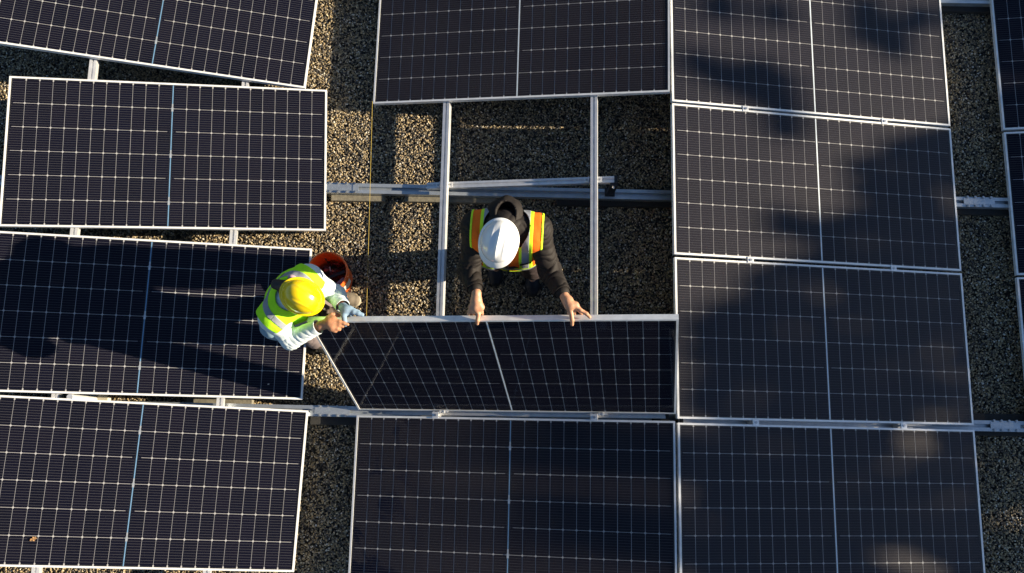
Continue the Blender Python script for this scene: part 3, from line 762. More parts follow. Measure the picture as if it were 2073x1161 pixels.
CLUMPS = [(-3.02,0.2,0.31,0.25),(-2.53,0.2,0.31,0.25),(-1.98,0.21,0.31,0.25),(-1.5,0.19,0.31,0.25),(-1.02,0.19,0.31,0.25),(-0.48,0.21,0.31,0.25),
 (-0.02,0.19,0.31,0.25),(0.51,0.21,0.31,0.25),(0.98,0.2,0.31,0.25),(1.5,0.19,0.31,0.25),(1.98,0.21,0.31,0.25),(2.5,0.19,0.31,0.25),(3,0.21,0.31,0.25),
 (3.5,0.2,0.31,0.25),(4,0.19,0.31,0.25),(-2.73,0.59,0.31,0.25),(-2.24,0.59,0.31,0.25),(-1.75,0.6,0.31,0.25),(-0.76,0.59,0.31,0.25),
 (-0.26,0.6,0.31,0.25),(0.24,0.6,0.31,0.25),(0.73,0.59,0.31,0.25),(1.27,0.6,0.31,0.25),(1.74,0.59,0.31,0.25),(2.22,0.61,0.31,0.25),
 (2.78,0.61,0.31,0.25),(3.74,0.61,0.31,0.25),(4.24,0.61,0.31,0.25),(-2.98,0.99,0.31,0.25),(-2.5,0.99,0.31,0.25),(-1.97,0.99,0.31,0.25),
 (-1.53,0.99,0.31,0.25),(-1.01,0.99,0.31,0.25),(-0.47,1,0.31,0.25),(-0.03,0.99,0.31,0.25),(0.51,0.99,0.31,0.25),(1,0.99,0.31,0.25),(2,1.01,0.31,0.25),
 (2.53,1,0.31,0.25),(2.99,0.99,0.31,0.25),(3.48,1.01,0.31,0.25),(4,0.99,0.31,0.25),(-2.77,1.39,0.31,0.25),(-2.23,1.39,0.31,0.25),(-1.72,1.4,0.31,0.25),
 (-0.73,1.4,0.31,0.25),(-0.24,1.4,0.31,0.25),(0.23,1.41,0.31,0.25),(0.78,1.4,0.31,0.25),(1.27,1.4,0.31,0.25),(1.75,1.4,0.31,0.25),
 (2.24,1.41,0.31,0.25),(3.28,1.41,0.31,0.25),(3.72,1.41,0.31,0.25),(4.28,1.41,0.31,0.25),(-3.02,1.8,0.31,0.25),(-2.49,1.81,0.31,0.25),
 (-2.03,1.81,0.31,0.25),(-1.48,1.79,0.31,0.25),(-0.98,1.81,0.31,0.25),(-0.48,1.79,0.31,0.25),(-0.01,1.81,0.31,0.25),(0.5,1.8,0.31,0.25),
 (0.97,1.8,0.31,0.25),(1.52,1.8,0.31,0.25),(1.99,1.81,0.31,0.25),(2.47,1.81,0.31,0.25),(2.98,1.8,0.31,0.25),(3.52,1.79,0.31,0.25),(4,1.81,0.31,0.25),
 (-2.77,2.2,0.31,0.25),(-2.25,2.2,0.31,0.25),(-1.73,2.19,0.31,0.25),(-1.27,2.19,0.31,0.25),(-0.75,2.21,0.31,0.25),(-0.23,2.19,0.31,0.25),
 (0.25,2.2,0.31,0.25),(0.77,2.21,0.31,0.25),(1.24,2.2,0.31,0.25),(1.76,2.2,0.31,0.25),(2.23,2.21,0.31,0.25),(2.77,2.21,0.31,0.25),(3.26,2.2,0.31,0.25),
 (3.77,2.2,0.31,0.25),(4.24,2.21,0.31,0.25),(-2.99,2.6,0.31,0.25),(-2.48,2.6,0.31,0.25),(-2.02,2.59,0.31,0.25),(-1.48,2.59,0.31,0.25),
 (-1.01,2.6,0.31,0.25),(-0.49,2.59,0.31,0.25),(0.03,2.59,0.31,0.25),(0.49,2.59,0.31,0.25),(0.97,2.61,0.31,0.25),(1.52,2.61,0.31,0.25),
 (2.51,2.6,0.31,0.25),(3.03,2.61,0.31,0.25),(4.01,2.61,0.31,0.25),(-2.74,3.01,0.31,0.25),(-2.22,3,0.31,0.25),(-1.73,3.01,0.31,0.25),
 (-1.27,2.99,0.31,0.25),(-0.72,3.01,0.31,0.25),(-0.26,3.01,0.31,0.25),(0.24,2.99,0.31,0.25),(0.75,3.01,0.31,0.25),(1.24,3.01,0.31,0.25),
 (1.73,2.99,0.31,0.25),(3.26,2.99,0.31,0.25),(3.74,2.99,0.31,0.25),(4.27,3.01,0.31,0.25),(-3.02,3.39,0.31,0.25),(-2.52,3.41,0.31,0.25),
 (-2,3.41,0.31,0.25),(-1.5,3.39,0.31,0.25),(-1.03,3.39,0.31,0.25),(-0.53,3.41,0.31,0.25),(0.02,3.41,0.31,0.25),(0.51,3.41,0.31,0.25),
 (1.01,3.4,0.31,0.25),(1.51,3.4,0.31,0.25),(1.98,3.41,0.31,0.25),(2.47,3.39,0.31,0.25),(2.99,3.4,0.31,0.25),(3.52,3.39,0.31,0.25),(4,3.39,0.31,0.25),
 (-2.78,3.81,0.31,0.25),(-2.27,3.81,0.31,0.25),(-1.77,3.8,0.31,0.25),(-1.24,3.79,0.31,0.25),(-0.72,3.81,0.31,0.25),(-0.22,3.8,0.31,0.25),
 (0.27,3.8,0.31,0.25),(0.76,3.81,0.31,0.25),(1.26,3.81,0.31,0.25),(1.72,3.8,0.31,0.25),(2.27,3.8,0.31,0.25),(2.77,3.8,0.31,0.25),(3.27,3.81,0.31,0.25),
 (3.77,3.8,0.31,0.25),(4.26,3.8,0.31,0.25),(-2.53,4.21,0.31,0.25),(-2,4.2,0.31,0.25),(-1.52,4.19,0.31,0.25),(-0.98,4.21,0.31,0.25),
 (-0.47,4.21,0.31,0.25),(-0.03,4.21,0.31,0.25),(0.51,4.19,0.31,0.25),(0.97,4.2,0.31,0.25),(1.49,4.21,0.31,0.25),(2.02,4.19,0.31,0.25),
 (2.51,4.19,0.31,0.25),(3.03,4.21,0.31,0.25),(3.49,4.21,0.31,0.25),(4.01,4.2,0.31,0.25),(-2.95,4.61,0.1,0.07),(-2.77,4.61,0.1,0.07),
 (-2.58,4.61,0.1,0.07),(-2.42,4.59,0.1,0.07),(-2.29,4.59,0.1,0.07),(-2.07,4.59,0.1,0.07),(-1.95,4.61,0.1,0.07),(-1.79,4.59,0.1,0.07),
 (-1.59,4.61,0.1,0.07),(-1.46,4.6,0.1,0.07),(-1.24,4.59,0.1,0.07),(-1.08,4.59,0.1,0.07),(-0.77,4.6,0.1,0.07),(-0.63,4.61,0.1,0.07),
 (-0.43,4.59,0.1,0.07),(-0.3,4.59,0.1,0.07),(-0.12,4.59,0.1,0.07),(0.21,4.61,0.1,0.07),(0.37,4.61,0.1,0.07),(0.74,4.59,0.1,0.07),(0.89,4.61,0.1,0.07),
 (1.02,4.59,0.1,0.07),(1.21,4.6,0.1,0.07),(1.36,4.61,0.1,0.07),(1.55,4.59,0.1,0.07),(1.69,4.59,0.1,0.07),(1.85,4.6,0.1,0.07),(2.02,4.61,0.1,0.07),
 (2.18,4.6,0.1,0.07),(2.5,4.59,0.1,0.07),(2.71,4.61,0.1,0.07),(2.83,4.59,0.1,0.07),(3.02,4.59,0.1,0.07),(3.19,4.6,0.1,0.07),(3.33,4.59,0.1,0.07),
 (3.53,4.6,0.1,0.07),(3.67,4.6,0.1,0.07),(3.85,4.61,0.1,0.07),(3.99,4.6,0.1,0.07),(4.18,4.61,0.1,0.07),(4.34,4.61,0.1,0.07),(-3.03,4.7,0.1,0.07),
 (-2.84,4.7,0.1,0.07),(-2.69,4.7,0.1,0.07),(-2.5,4.72,0.1,0.07),(-2.35,4.7,0.1,0.07),(-2.17,4.7,0.1,0.07),(-2.03,4.7,0.1,0.07),(-1.82,4.71,0.1,0.07),
 (-1.5,4.71,0.1,0.07),(-1.33,4.72,0.1,0.07),(-1.16,4.71,0.1,0.07),(-1.02,4.7,0.1,0.07),(-0.86,4.72,0.1,0.07),(-0.69,4.7,0.1,0.07),(-0.5,4.72,0.1,0.07),
 (-0.36,4.69,0.1,0.07),(-0.17,4.72,0.1,0.07),(-0.03,4.69,0.1,0.07),(0.16,4.7,0.1,0.07),(0.33,4.71,0.1,0.07),(0.49,4.72,0.1,0.07),(0.77,4.7,0.1,0.07),
 (0.96,4.69,0.1,0.07),(1.14,4.71,0.1,0.07),(1.29,4.71,0.1,0.07),(1.45,4.69,0.1,0.07),(1.64,4.7,0.1,0.07),(1.77,4.71,0.1,0.07),(1.96,4.69,0.1,0.07),
 (2.3,4.71,0.1,0.07),(2.43,4.7,0.1,0.07),(2.61,4.71,0.1,0.07),(2.78,4.7,0.1,0.07),(2.95,4.71,0.1,0.07),(3.11,4.7,0.1,0.07),(3.45,4.72,0.1,0.07),
 (3.59,4.7,0.1,0.07),(3.75,4.7,0.1,0.07),(3.93,4.7,0.1,0.07),(4.1,4.7,0.1,0.07),(4.28,4.7,0.1,0.07),(-2.9,4.8,0.1,0.07),(-2.78,4.82,0.1,0.07),
 (-2.62,4.8,0.1,0.07),(-2.4,4.8,0.1,0.07),(-2.25,4.81,0.1,0.07),(-2.11,4.8,0.1,0.07),(-1.9,4.81,0.1,0.07),(-1.78,4.81,0.1,0.07),(-1.58,4.8,0.1,0.07),
 (-1.46,4.82,0.1,0.07),(-1.29,4.8,0.1,0.07),(-1.13,4.82,0.1,0.07),(-0.94,4.82,0.1,0.07),(-0.77,4.82,0.1,0.07),(-0.62,4.81,0.1,0.07),
 (-0.43,4.8,0.1,0.07),(-0.29,4.82,0.1,0.07),(-0.11,4.81,0.1,0.07),(0.08,4.81,0.1,0.07),(0.23,4.81,0.1,0.07),(0.36,4.81,0.1,0.07),(0.53,4.8,0.1,0.07),
 (0.7,4.8,0.1,0.07),(0.87,4.82,0.1,0.07),(1.06,4.82,0.1,0.07),(1.36,4.82,0.1,0.07),(1.56,4.81,0.1,0.07),(1.73,4.8,0.1,0.07),(-2.99,4.93,0.1,0.07),
 (-2.85,4.91,0.1,0.07),(-2.7,4.93,0.1,0.07),(-2.5,4.92,0.1,0.07),(-2.36,4.91,0.1,0.07),(-2.18,4.93,0.1,0.07),(-2.02,4.91,0.1,0.07),
 (-1.85,4.93,0.1,0.07),(-1.7,4.93,0.1,0.07),(-1.54,4.92,0.1,0.07),(-1.33,4.91,0.1,0.07),(-1.17,4.91,0.1,0.07),(-1.04,4.91,0.1,0.07),
 (-0.87,4.92,0.1,0.07),(-0.69,4.92,0.1,0.07),(-0.5,4.92,0.1,0.07),(-0.34,4.93,0.1,0.07),(-0.17,4.92,0.1,0.07),(-0.04,4.92,0.1,0.07),
 (0.15,4.92,0.1,0.07),(0.32,4.92,0.1,0.07),(0.48,4.91,0.1,0.07),(0.64,4.91,0.1,0.07),(0.8,4.91,0.1,0.07),(0.93,4.93,0.1,0.07),(1.15,4.91,0.1,0.07),
 (1.26,4.92,0.1,0.07),(1.47,4.9,0.1,0.07),(1.64,4.93,0.1,0.07),(2.61,4.91,0.1,0.07),(3.08,4.91,0.1,0.07),(3.62,4.9,0.1,0.07),(3.9,4.91,0.1,0.07),
 (4.23,4.91,0.1,0.07),(-2.93,5.02,0.1,0.07),(-2.75,5.03,0.1,0.07),(-2.56,5.02,0.1,0.07),(-2.41,5.01,0.1,0.07),(-2.27,5.01,0.1,0.07),
 (-2.07,5.02,0.1,0.07),(-1.91,5.03,0.1,0.07),(-1.77,5.01,0.1,0.07),(-1.61,5.02,0.1,0.07),(-1.44,5.01,0.1,0.07),(-1.08,5.02,0.1,0.07),
 (-0.92,5.03,0.1,0.07),(-0.76,5.03,0.1,0.07),(-0.6,5.02,0.1,0.07),(-0.26,5.03,0.1,0.07),(-0.14,5.01,0.1,0.07),(0.03,5.02,0.1,0.07),
 (0.24,5.02,0.1,0.07),(0.4,5.02,0.1,0.07),(0.55,5.01,0.1,0.07),(0.72,5.01,0.1,0.07),(0.85,5.02,0.1,0.07),(1.05,5.03,0.1,0.07),(1.19,5.03,0.1,0.07),
 (1.39,5.01,0.1,0.07),(1.55,5.03,0.1,0.07),(2.39,5.03,0.1,0.07),(2.52,5.02,0.1,0.07),(3.38,5.02,0.1,0.07),(3.51,5.01,0.1,0.07),(3.85,5.01,0.1,0.07),
 (4.36,5.02,0.1,0.07),(-3.01,5.14,0.1,0.07),(-2.86,5.12,0.1,0.07),(-2.66,5.11,0.1,0.07),(-2.51,5.14,0.1,0.07),(-2.35,5.13,0.1,0.07),
 (-2.19,5.14,0.1,0.07),(-1.98,5.11,0.1,0.07),(-1.83,5.12,0.1,0.07),(-1.71,5.12,0.1,0.07),(-1.5,5.12,0.1,0.07),(-1.35,5.11,0.1,0.07),
 (-1.04,5.12,0.1,0.07),(-0.85,5.13,0.1,0.07),(-0.69,5.12,0.1,0.07),(-0.5,5.13,0.1,0.07),(-0.34,5.13,0.1,0.07),(-0.2,5.12,0.1,0.07),
 (-0.05,5.13,0.1,0.07),(0.15,5.14,0.1,0.07),(0.33,5.13,0.1,0.07),(0.46,5.14,0.1,0.07),(0.61,5.12,0.1,0.07),(0.8,5.13,0.1,0.07),(0.97,5.11,0.1,0.07),
 (1.13,5.12,0.1,0.07),(1.28,5.12,0.1,0.07),(1.44,5.13,0.1,0.07),(2.44,5.12,0.1,0.07),(2.61,5.13,0.1,0.07),(3.09,5.12,0.1,0.07),(3.45,5.11,0.1,0.07),
 (3.78,5.11,0.1,0.07),(4.11,5.13,0.1,0.07),(4.23,5.13,0.1,0.07),(-2.92,5.23,0.1,0.07),(-2.76,5.23,0.1,0.07),(-2.58,5.23,0.1,0.07),
 (-2.44,5.23,0.1,0.07),(-2.23,5.24,0.1,0.07),(-2.08,5.24,0.1,0.07),(-1.93,5.23,0.1,0.07),(-1.74,5.22,0.1,0.07),(-1.58,5.22,0.1,0.07),
 (-1.43,5.23,0.1,0.07),(-1.25,5.22,0.1,0.07),(-1.09,5.24,0.1,0.07),(-0.97,5.24,0.1,0.07),(-0.79,5.24,0.1,0.07),(-0.58,5.22,0.1,0.07),
 (-0.45,5.23,0.1,0.07),(-0.25,5.24,0.1,0.07),(-0.14,5.22,0.1,0.07),(0.05,5.24,0.1,0.07),(0.23,5.23,0.1,0.07),(0.41,5.24,0.1,0.07),(0.57,5.23,0.1,0.07),
 (0.7,5.24,0.1,0.07),(0.89,5.24,0.1,0.07),(1.02,5.22,0.1,0.07),(3.01,5.23,0.1,0.07),(3.19,5.23,0.1,0.07),(3.33,5.23,0.1,0.07),(3.54,5.22,0.1,0.07),
 (3.84,5.24,0.1,0.07),(-3.02,5.35,0.1,0.07),(-2.83,5.33,0.1,0.07),(-2.68,5.33,0.1,0.07),(-2.5,5.33,0.1,0.07),(-2.34,5.34,0.1,0.07),
 (-2.15,5.34,0.1,0.07),(-2.02,5.34,0.1,0.07),(-1.83,5.35,0.1,0.07),(-1.69,5.34,0.1,0.07),(-1.5,5.33,0.1,0.07),(-1.36,5.34,0.1,0.07),
 (-1.19,5.35,0.1,0.07),(-1.03,5.33,0.1,0.07),(-0.85,5.34,0.1,0.07),(-0.66,5.35,0.1,0.07),(-0.53,5.33,0.1,0.07),(-0.35,5.34,0.1,0.07),
 (-0.19,5.33,0.1,0.07),(-0.01,5.35,0.1,0.07),(0.15,5.34,0.1,0.07),(0.32,5.33,0.1,0.07),(0.66,5.33,0.1,0.07),(0.77,5.33,0.1,0.07),(0.94,5.33,0.1,0.07),
 (3.26,5.33,0.1,0.07),(3.6,5.33,0.1,0.07),(3.76,5.33,0.1,0.07),(3.93,5.34,0.1,0.07),(-2.91,5.44,0.1,0.07),(-2.77,5.44,0.1,0.07),(-2.59,5.45,0.1,0.07),
 (-2.44,5.44,0.1,0.07),(-2.27,5.44,0.1,0.07),(-2.07,5.44,0.1,0.07),(-1.92,5.45,0.1,0.07),(-1.78,5.45,0.1,0.07),(-1.6,5.44,0.1,0.07),
 (-1.45,5.43,0.1,0.07),(-1.29,5.44,0.1,0.07),(-1.12,5.45,0.1,0.07),(-0.96,5.44,0.1,0.07),(-0.75,5.45,0.1,0.07),(-0.58,5.45,0.1,0.07),
 (-0.42,5.43,0.1,0.07),(-0.28,5.43,0.1,0.07),(-0.12,5.45,0.1,0.07),(0.07,5.43,0.1,0.07),(0.2,5.43,0.1,0.07),(0.4,5.45,0.1,0.07),(0.52,5.43,0.1,0.07),
 (0.69,5.45,0.1,0.07),(1.02,5.44,0.1,0.07),(1.73,5.43,0.1,0.07),(1.88,5.44,0.1,0.07),(2.04,5.44,0.1,0.07),(2.51,5.45,0.1,0.07),(3.82,5.45,0.1,0.07),
 (-3.01,5.55,0.1,0.07),(-2.83,5.53,0.1,0.07),(-2.67,5.56,0.1,0.07),(-2.5,5.55,0.1,0.07),(-2.37,5.54,0.1,0.07),(-2.17,5.55,0.1,0.07),
 (-1.99,5.54,0.1,0.07),(-1.84,5.55,0.1,0.07),(-1.67,5.55,0.1,0.07),(-1.52,5.54,0.1,0.07),(-1.33,5.54,0.1,0.07),(-1.17,5.54,0.1,0.07),
 (-0.99,5.54,0.1,0.07),(-0.86,5.54,0.1,0.07),(-0.67,5.55,0.1,0.07),(-0.54,5.54,0.1,0.07),(-0.35,5.54,0.1,0.07),(-0.21,5.53,0.1,0.07),
 (-0.02,5.55,0.1,0.07),(0.15,5.53,0.1,0.07),(0.3,5.53,0.1,0.07),(0.47,5.54,0.1,0.07),(0.61,5.55,0.1,0.07),(1.93,5.55,0.1,0.07),(2.1,5.54,0.1,0.07),
 (3.26,5.55,0.1,0.07),(4.09,5.54,0.1,0.07),(4.28,5.54,0.1,0.07),(-2.89,5.64,0.1,0.07),(-2.76,5.65,0.1,0.07),(-2.57,5.65,0.1,0.07),(-2.4,5.64,0.1,0.07),
 (-2.27,5.64,0.1,0.07),(-2.11,5.65,0.1,0.07),(-1.91,5.64,0.1,0.07),(-1.76,5.65,0.1,0.07),(-1.57,5.65,0.1,0.07),(-1.41,5.64,0.1,0.07),
 (-1.24,5.64,0.1,0.07),(-1.12,5.65,0.1,0.07),(-0.94,5.65,0.1,0.07),(-0.77,5.65,0.1,0.07),(-0.6,5.65,0.1,0.07),(-0.44,5.66,0.1,0.07),
 (-0.29,5.66,0.1,0.07),(-0.09,5.66,0.1,0.07),(0.03,5.65,0.1,0.07),(0.2,5.64,0.1,0.07),(0.38,5.66,0.1,0.07),(2.01,5.66,0.1,0.07),(2.55,5.66,0.1,0.07),
 (3.2,5.65,0.1,0.07),(3.37,5.64,0.1,0.07),(3.83,5.66,0.1,0.07),(3.99,5.66,0.1,0.07),(4.16,5.65,0.1,0.07),(-3.02,5.75,0.1,0.07),(-2.86,5.75,0.1,0.07),
 (-2.66,5.76,0.1,0.07),(-2.5,5.77,0.1,0.07),(-2.37,5.75,0.1,0.07),(-2.17,5.75,0.1,0.07),(-1.98,5.75,0.1,0.07),(-1.82,5.76,0.1,0.07),
 (-1.67,5.77,0.1,0.07),(-1.52,5.75,0.1,0.07),(-1.35,5.76,0.1,0.07),(-1.17,5.76,0.1,0.07),(-1,5.76,0.1,0.07),(-0.84,5.74,0.1,0.07),
 (-0.67,5.76,0.1,0.07),(-0.54,5.74,0.1,0.07),(-0.19,5.75,0.1,0.07),(-0.04,5.76,0.1,0.07),(0.12,5.75,0.1,0.07),(0.27,5.75,0.1,0.07),
 (2.13,5.75,0.1,0.07),(3.08,5.76,0.1,0.07),(3.45,5.74,0.1,0.07),(3.58,5.76,0.1,0.07),(3.78,5.75,0.1,0.07),(3.91,5.76,0.1,0.07),(4.12,5.76,0.1,0.07),
 (-2.91,5.86,0.1,0.07),(-2.61,5.87,0.1,0.07),(-2.41,5.86,0.1,0.07),(-2.27,5.87,0.1,0.07),(-2.09,5.86,0.1,0.07),(-1.95,5.85,0.1,0.07),
 (-1.78,5.86,0.1,0.07),(-1.58,5.85,0.1,0.07),(-1.42,5.86,0.1,0.07),(-1.09,5.87,0.1,0.07),(-0.94,5.85,0.1,0.07),(-0.6,5.87,0.1,0.07),
 (-0.43,5.85,0.1,0.07),(-3.01,5.97,0.1,0.07),(-2.69,5.96,0.1,0.07),(-2.48,5.95,0.1,0.07),(-2.34,5.98,0.1,0.07),(-2.18,5.98,0.1,0.07),
 (-1.99,5.97,0.1,0.07),(-1.66,5.97,0.1,0.07),(-1.49,5.98,0.1,0.07),(-1.01,5.96,0.1,0.07),(-0.86,5.98,0.1,0.07),(-0.51,5.97,0.1,0.07),
 (-0.36,5.96,0.1,0.07),]

def pick(lo, hi): return [(a + random.uniform(-.03, .03), b + random.uniform(-.015, .015), c * random.uniform(.9, 1.25), d * random.uniform(.9, 1.25), 5.0) for a, b, c, d in CLUMPS if lo <= a < hi]
low = lambda y: [(y + dy, z, .7, .6, .9) for dy, z in ((-.6, 3.2), (.5, 3.4), (0, 2.4), (-.3, 1.4), (.4, .6))]
tree(-2.0, pick(-9, -.7) + low(-2.0), 'broad leafy tree beyond the right edge of the roof, nearest the bottom of the picture')
tree(0.4, pick(-.7, 1.7) + low(0.4), 'broad leafy tree beyond the right edge of the roof, level with the workers')
tree(3.0, pick(1.7, 9) + low(3.0), 'broad leafy tree beyond the right edge of the roof, nearest the top of the picture')

# ------------------------------------------------------------------ people: signed-distance bodies turned into meshes
class Field:
    def __init__(self, lo, hi, h):
        self.lo = np.array(lo, float); self.h = h
        self.n = (np.ceil((np.array(hi) - self.lo) / h).astype(int) + 1)
        self.F = np.full(self.n, 1.0, np.float32)
    def _slice(self, lo, hi):
        a = np.maximum(0, np.floor((lo - self.lo) / self.h).astype(int)); b = np.minimum(self.n, np.ceil((hi - self.lo) / self.h).astype(int) + 1)
        if (b <= a).any(): return None, None
        g = [self.lo[i] + self.h * np.arange(a[i], b[i]) for i in range(3)]
        return tuple(slice(a[i], b[i]) for i in range(3)), np.meshgrid(*g, indexing='ij', sparse=True)
    def _join(self, sl, d, k, sub=False):
        F = self.F[sl]
        if sub:
            self.F[sl] = np.maximum(F, -d)
            return
        if k <= 0: self.F[sl] = np.minimum(F, d); return
        hh = np.clip(.5 + .5 * (F - d) / k, 0, 1)
        self.F[sl] = F * (1 - hh) + d * hh - k * hh * (1 - hh)
    def cap(self, a, b, ra, rb=None, k=.03, lat=None, s=1.0, sub=False):
        """tapered capsule; lat = direction in which the section is s times wider"""
        a = np.array(a, float); b = np.array(b, float); rb = ra if rb is None else rb
        m = max(ra, rb) * max(s, 1) + k + .04
        sl, g = self._slice(np.minimum(a, b) - m, np.maximum(a, b) + m)
        if sl is None: return self
        P = [g[i] - a[i] for i in range(3)]; ab = b - a; L2 = max(1e-9, ab @ ab)
        t = np.clip((P[0] * ab[0] + P[1] * ab[1] + P[2] * ab[2]) / L2, 0, 1)
        q = [P[i] - t * ab[i] for i in range(3)]
        if lat is not None:
            l = np.array(lat, float); l /= np.linalg.norm(l)
            dl = q[0] * l[0] + q[1] * l[1] + q[2] * l[2]
            q = [q[i] - dl * l[i] * (1 - 1 / s) for i in range(3)]
        d = np.sqrt(q[0] ** 2 + q[1] ** 2 + q[2] ** 2) - (ra + t * (rb - ra))
        self._join(sl, d.astype(np.float32), k, sub); return self
    def ell(self, c, r, M3=None, k=.02, sub=False):
        c = np.array(c, float); r = np.array(r, float); m = r.max() + k + .04
        sl, g = self._slice(c - m, c + m)
        if sl is None: return self
        P = [g[i] - c[i] for i in range(3)]
        if M3 is not None: P = [P[0] * M3[j][0] + P[1] * M3[j][1] + P[2] * M3[j][2] for j in range(3)]   # rows = local axes
        q = np.sqrt(sum((P[i] / r[i]) ** 2 for i in range(3))); q2 = np.sqrt(sum((P[i] / r[i] ** 2) ** 2 for i in range(3))) + 1e-9
        d = q * (q - 1) / q2
        self._join(sl, d.astype(np.float32), k, sub); return self
    def chain(self, pts, rs, k=.01, k0=None):
        for i in range(len(pts) - 1):
            self.cap(pts[i], pts[i + 1], rs[i], rs[i + 1], k=(k0 if (i == 0 and k0) else k))
        return self
    def mesh(self):
        F = self.F; nx, ny, nz = F.shape; s = F < 0
        c = s[:-1, :-1, :-1].astype(np.int8)
        for dx in (0, 1):
            for dy in (0, 1):
                for dz in (0, 1):
                    if dx + dy + dz: c = c + s[dx:nx - 1 + dx, dy:ny - 1 + dy, dz:nz - 1 + dz]
        act = (c > 0) & (c < 8); I, J, K = np.nonzero(act); n = len(I)
        idx = np.full(act.shape, -1, np.int32); idx[act] = np.arange(n)
        acc = np.zeros((n, 3)); cnt = np.zeros(n)
        cor = [(a, b, d) for a in (0, 1) for b in (0, 1) for d in (0, 1)]
        for p in cor:
            for ax in range(3):
                if p[ax]: continue
                q = list(p); q[ax] = 1
                f0 = F[I + p[0], J + p[1], K + p[2]]; f1 = F[I + q[0], J + q[1], K + q[2]]
                mm = (f0 < 0) != (f1 < 0); t = np.where(mm, f0 / np.where(mm, f0 - f1, 1), 0)
                pos = np.tile(np.array(p, float), (n, 1)); pos[:, ax] += t
                acc += pos * mm[:, None]; cnt += mm
        V = (acc / cnt[:, None] + np.stack([I, J, K], 1)) * self.h + self.lo
        Q = []
        for ax in range(3):
            a1, a2 = (ax + 1) % 3, (ax + 2) % 3
            sl0 = [slice(1, -1)] * 3; sl0[ax] = slice(0, -1); sl1 = list(sl0); sl1[ax] = slice(1, None)
            s0 = s[tuple(sl0)]; s1 = s[tuple(sl1)]
            e = np.nonzero(s0 != s1); flip = s0[e]
            base = [e[0], e[1], e[2]]
            for o in range(3):
                if o != ax: base[o] = base[o] + 1
            def cell(d1, d2):
                b = list(base); b[a1] = b[a1] + d1; b[a2] = b[a2] + d2; return idx[tuple(b)]
            q = np.stack([cell(-1, -1), cell(0, -1), cell(0, 0), cell(-1, 0)], 1)
            q[~flip] = q[~flip][:, ::-1]
            Q.append(q)
        Q = np.concatenate(Q); Q = Q[(Q >= 0).all(1)]
        return V, Q

def clip_tris(V, T, f):
    """keep the part of the triangle mesh where f(vertex) < 0, cutting cleanly along the zero line"""
    fv = f(V); ins = fv < 0; c = ins[T].sum(1)
    keep = [T[c == 3]]; newV = [V]; n = len(V); edge = {}
    extra = []; out = []
    def cut(a, b):
        key = (a, b) if a < b else (b, a)
        if key not in edge:
            t = fv[a] / (fv[a] - fv[b]); extra.append(V[a] + t * (V[b] - V[a])); edge[key] = n + len(extra) - 1
        return edge[key]
    for t in T[(c == 1) | (c == 2)]:
        m = ins[t]
        if m.sum() == 1:
            i = int(np.nonzero(m)[0][0]); a, b, d = t[i], t[(i + 1) % 3], t[(i + 2) % 3]
            out.append((a, cut(a, b), cut(a, d)))
        else:
            i = int(np.nonzero(~m)[0][0]); a, b, d = t[i], t[(i + 1) % 3], t[(i + 2) % 3]
            p, q = cut(a, b), cut(a, d)
            out.append((p, b, d)); out.append((p, d, q))
    V2 = np.concatenate([V, np.array(extra)]) if extra else V
    T2 = np.concatenate([keep[0], np.array(out, int)]) if out else keep[0]
    used = np.unique(T2); mp = np.full(len(V2), -1); mp[used] = np.arange(len(used))
    return V2[used], mp[T2]

def normals(V, T):
    N = np.zeros_like(V); fn = np.cross(V[T[:, 1]] - V[T[:, 0]], V[T[:, 2]] - V[T[:, 0]])
    for i in range(3): np.add.at(N, T[:, i], fn)
    return N / (np.linalg.norm(N, axis=1)[:, None] + 1e-12)

def to_tris(Q): return np.concatenate([Q[:, [0, 1, 2]], Q[:, [0, 2, 3]]])

def nz3(P, sc, seed=0.0, octv=2):
    out = np.empty(len(P))
    for i, p in enumerate(P * sc + seed): out[i] = mnoise.fractal(p, 1.0, 2.0, octv)
    return out

def poly_obj(name, V, T, mat, parent, solid=0.0, smooth=True):
    me = bpy.data.meshes.new(name); me.vertices.add(len(V)); me.vertices.foreach_set('co', V.ravel())
    m = T.shape[1]; me.loops.add(len(T) * m); me.loops.foreach_set('vertex_index', T.ravel().astype(np.int32)); me.polygons.add(len(T))
    me.polygons.foreach_set('loop_start', np.arange(0, len(T) * m, m)); me.polygons.foreach_set('loop_total', np.full(len(T), m))
    me.polygons.foreach_set('use_smooth', np.ones(len(T), bool)); me.update(); me.validate()
    o = bpy.data.objects.new(name, me); COL.objects.link(o); me.materials.append(mat)
    if parent is not None:
        o.parent = parent; o.matrix_parent_inverse = Matrix.Translation(-parent.location)
    if solid:
        md = o.modifiers.new('thickness', 'SOLIDIFY'); md.thickness = solid; md.offset = 1.0
    return o

def folds(V, N, segs, amp, freq, seed):
    """cloth folds: ridges running round each limb segment, strongest near its ends that bend"""
    D = np.zeros(len(V)); W = np.zeros(len(V)) + 1e-6
    for (a, b, bend) in segs:
        a = np.array(a); b = np.array(b); ab = b - a; L = np.linalg.norm(ab); t = ((V - a) @ ab) / L ** 2
        dist = np.linalg.norm(V - a - np.clip(t, 0, 1)[:, None] * ab, axis=1); w = np.exp(-(dist / .07) ** 2)
        u = ab / L; side = np.cross(u, [0.2, 0.1, 1.0]); side /= np.linalg.norm(side)
        ph = ((V - a) @ side) * 14
        env = .35 + .65 * np.exp(-((t - bend) / .38) ** 2)
        nn = nz3(V, 9, seed)
        D += w * env * np.abs(np.sin(t * L * freq + ph * .6 + nn * 5.0 + seed)) ** .8; W += w
    return V + N * (amp * (D / W - .35))[:, None]

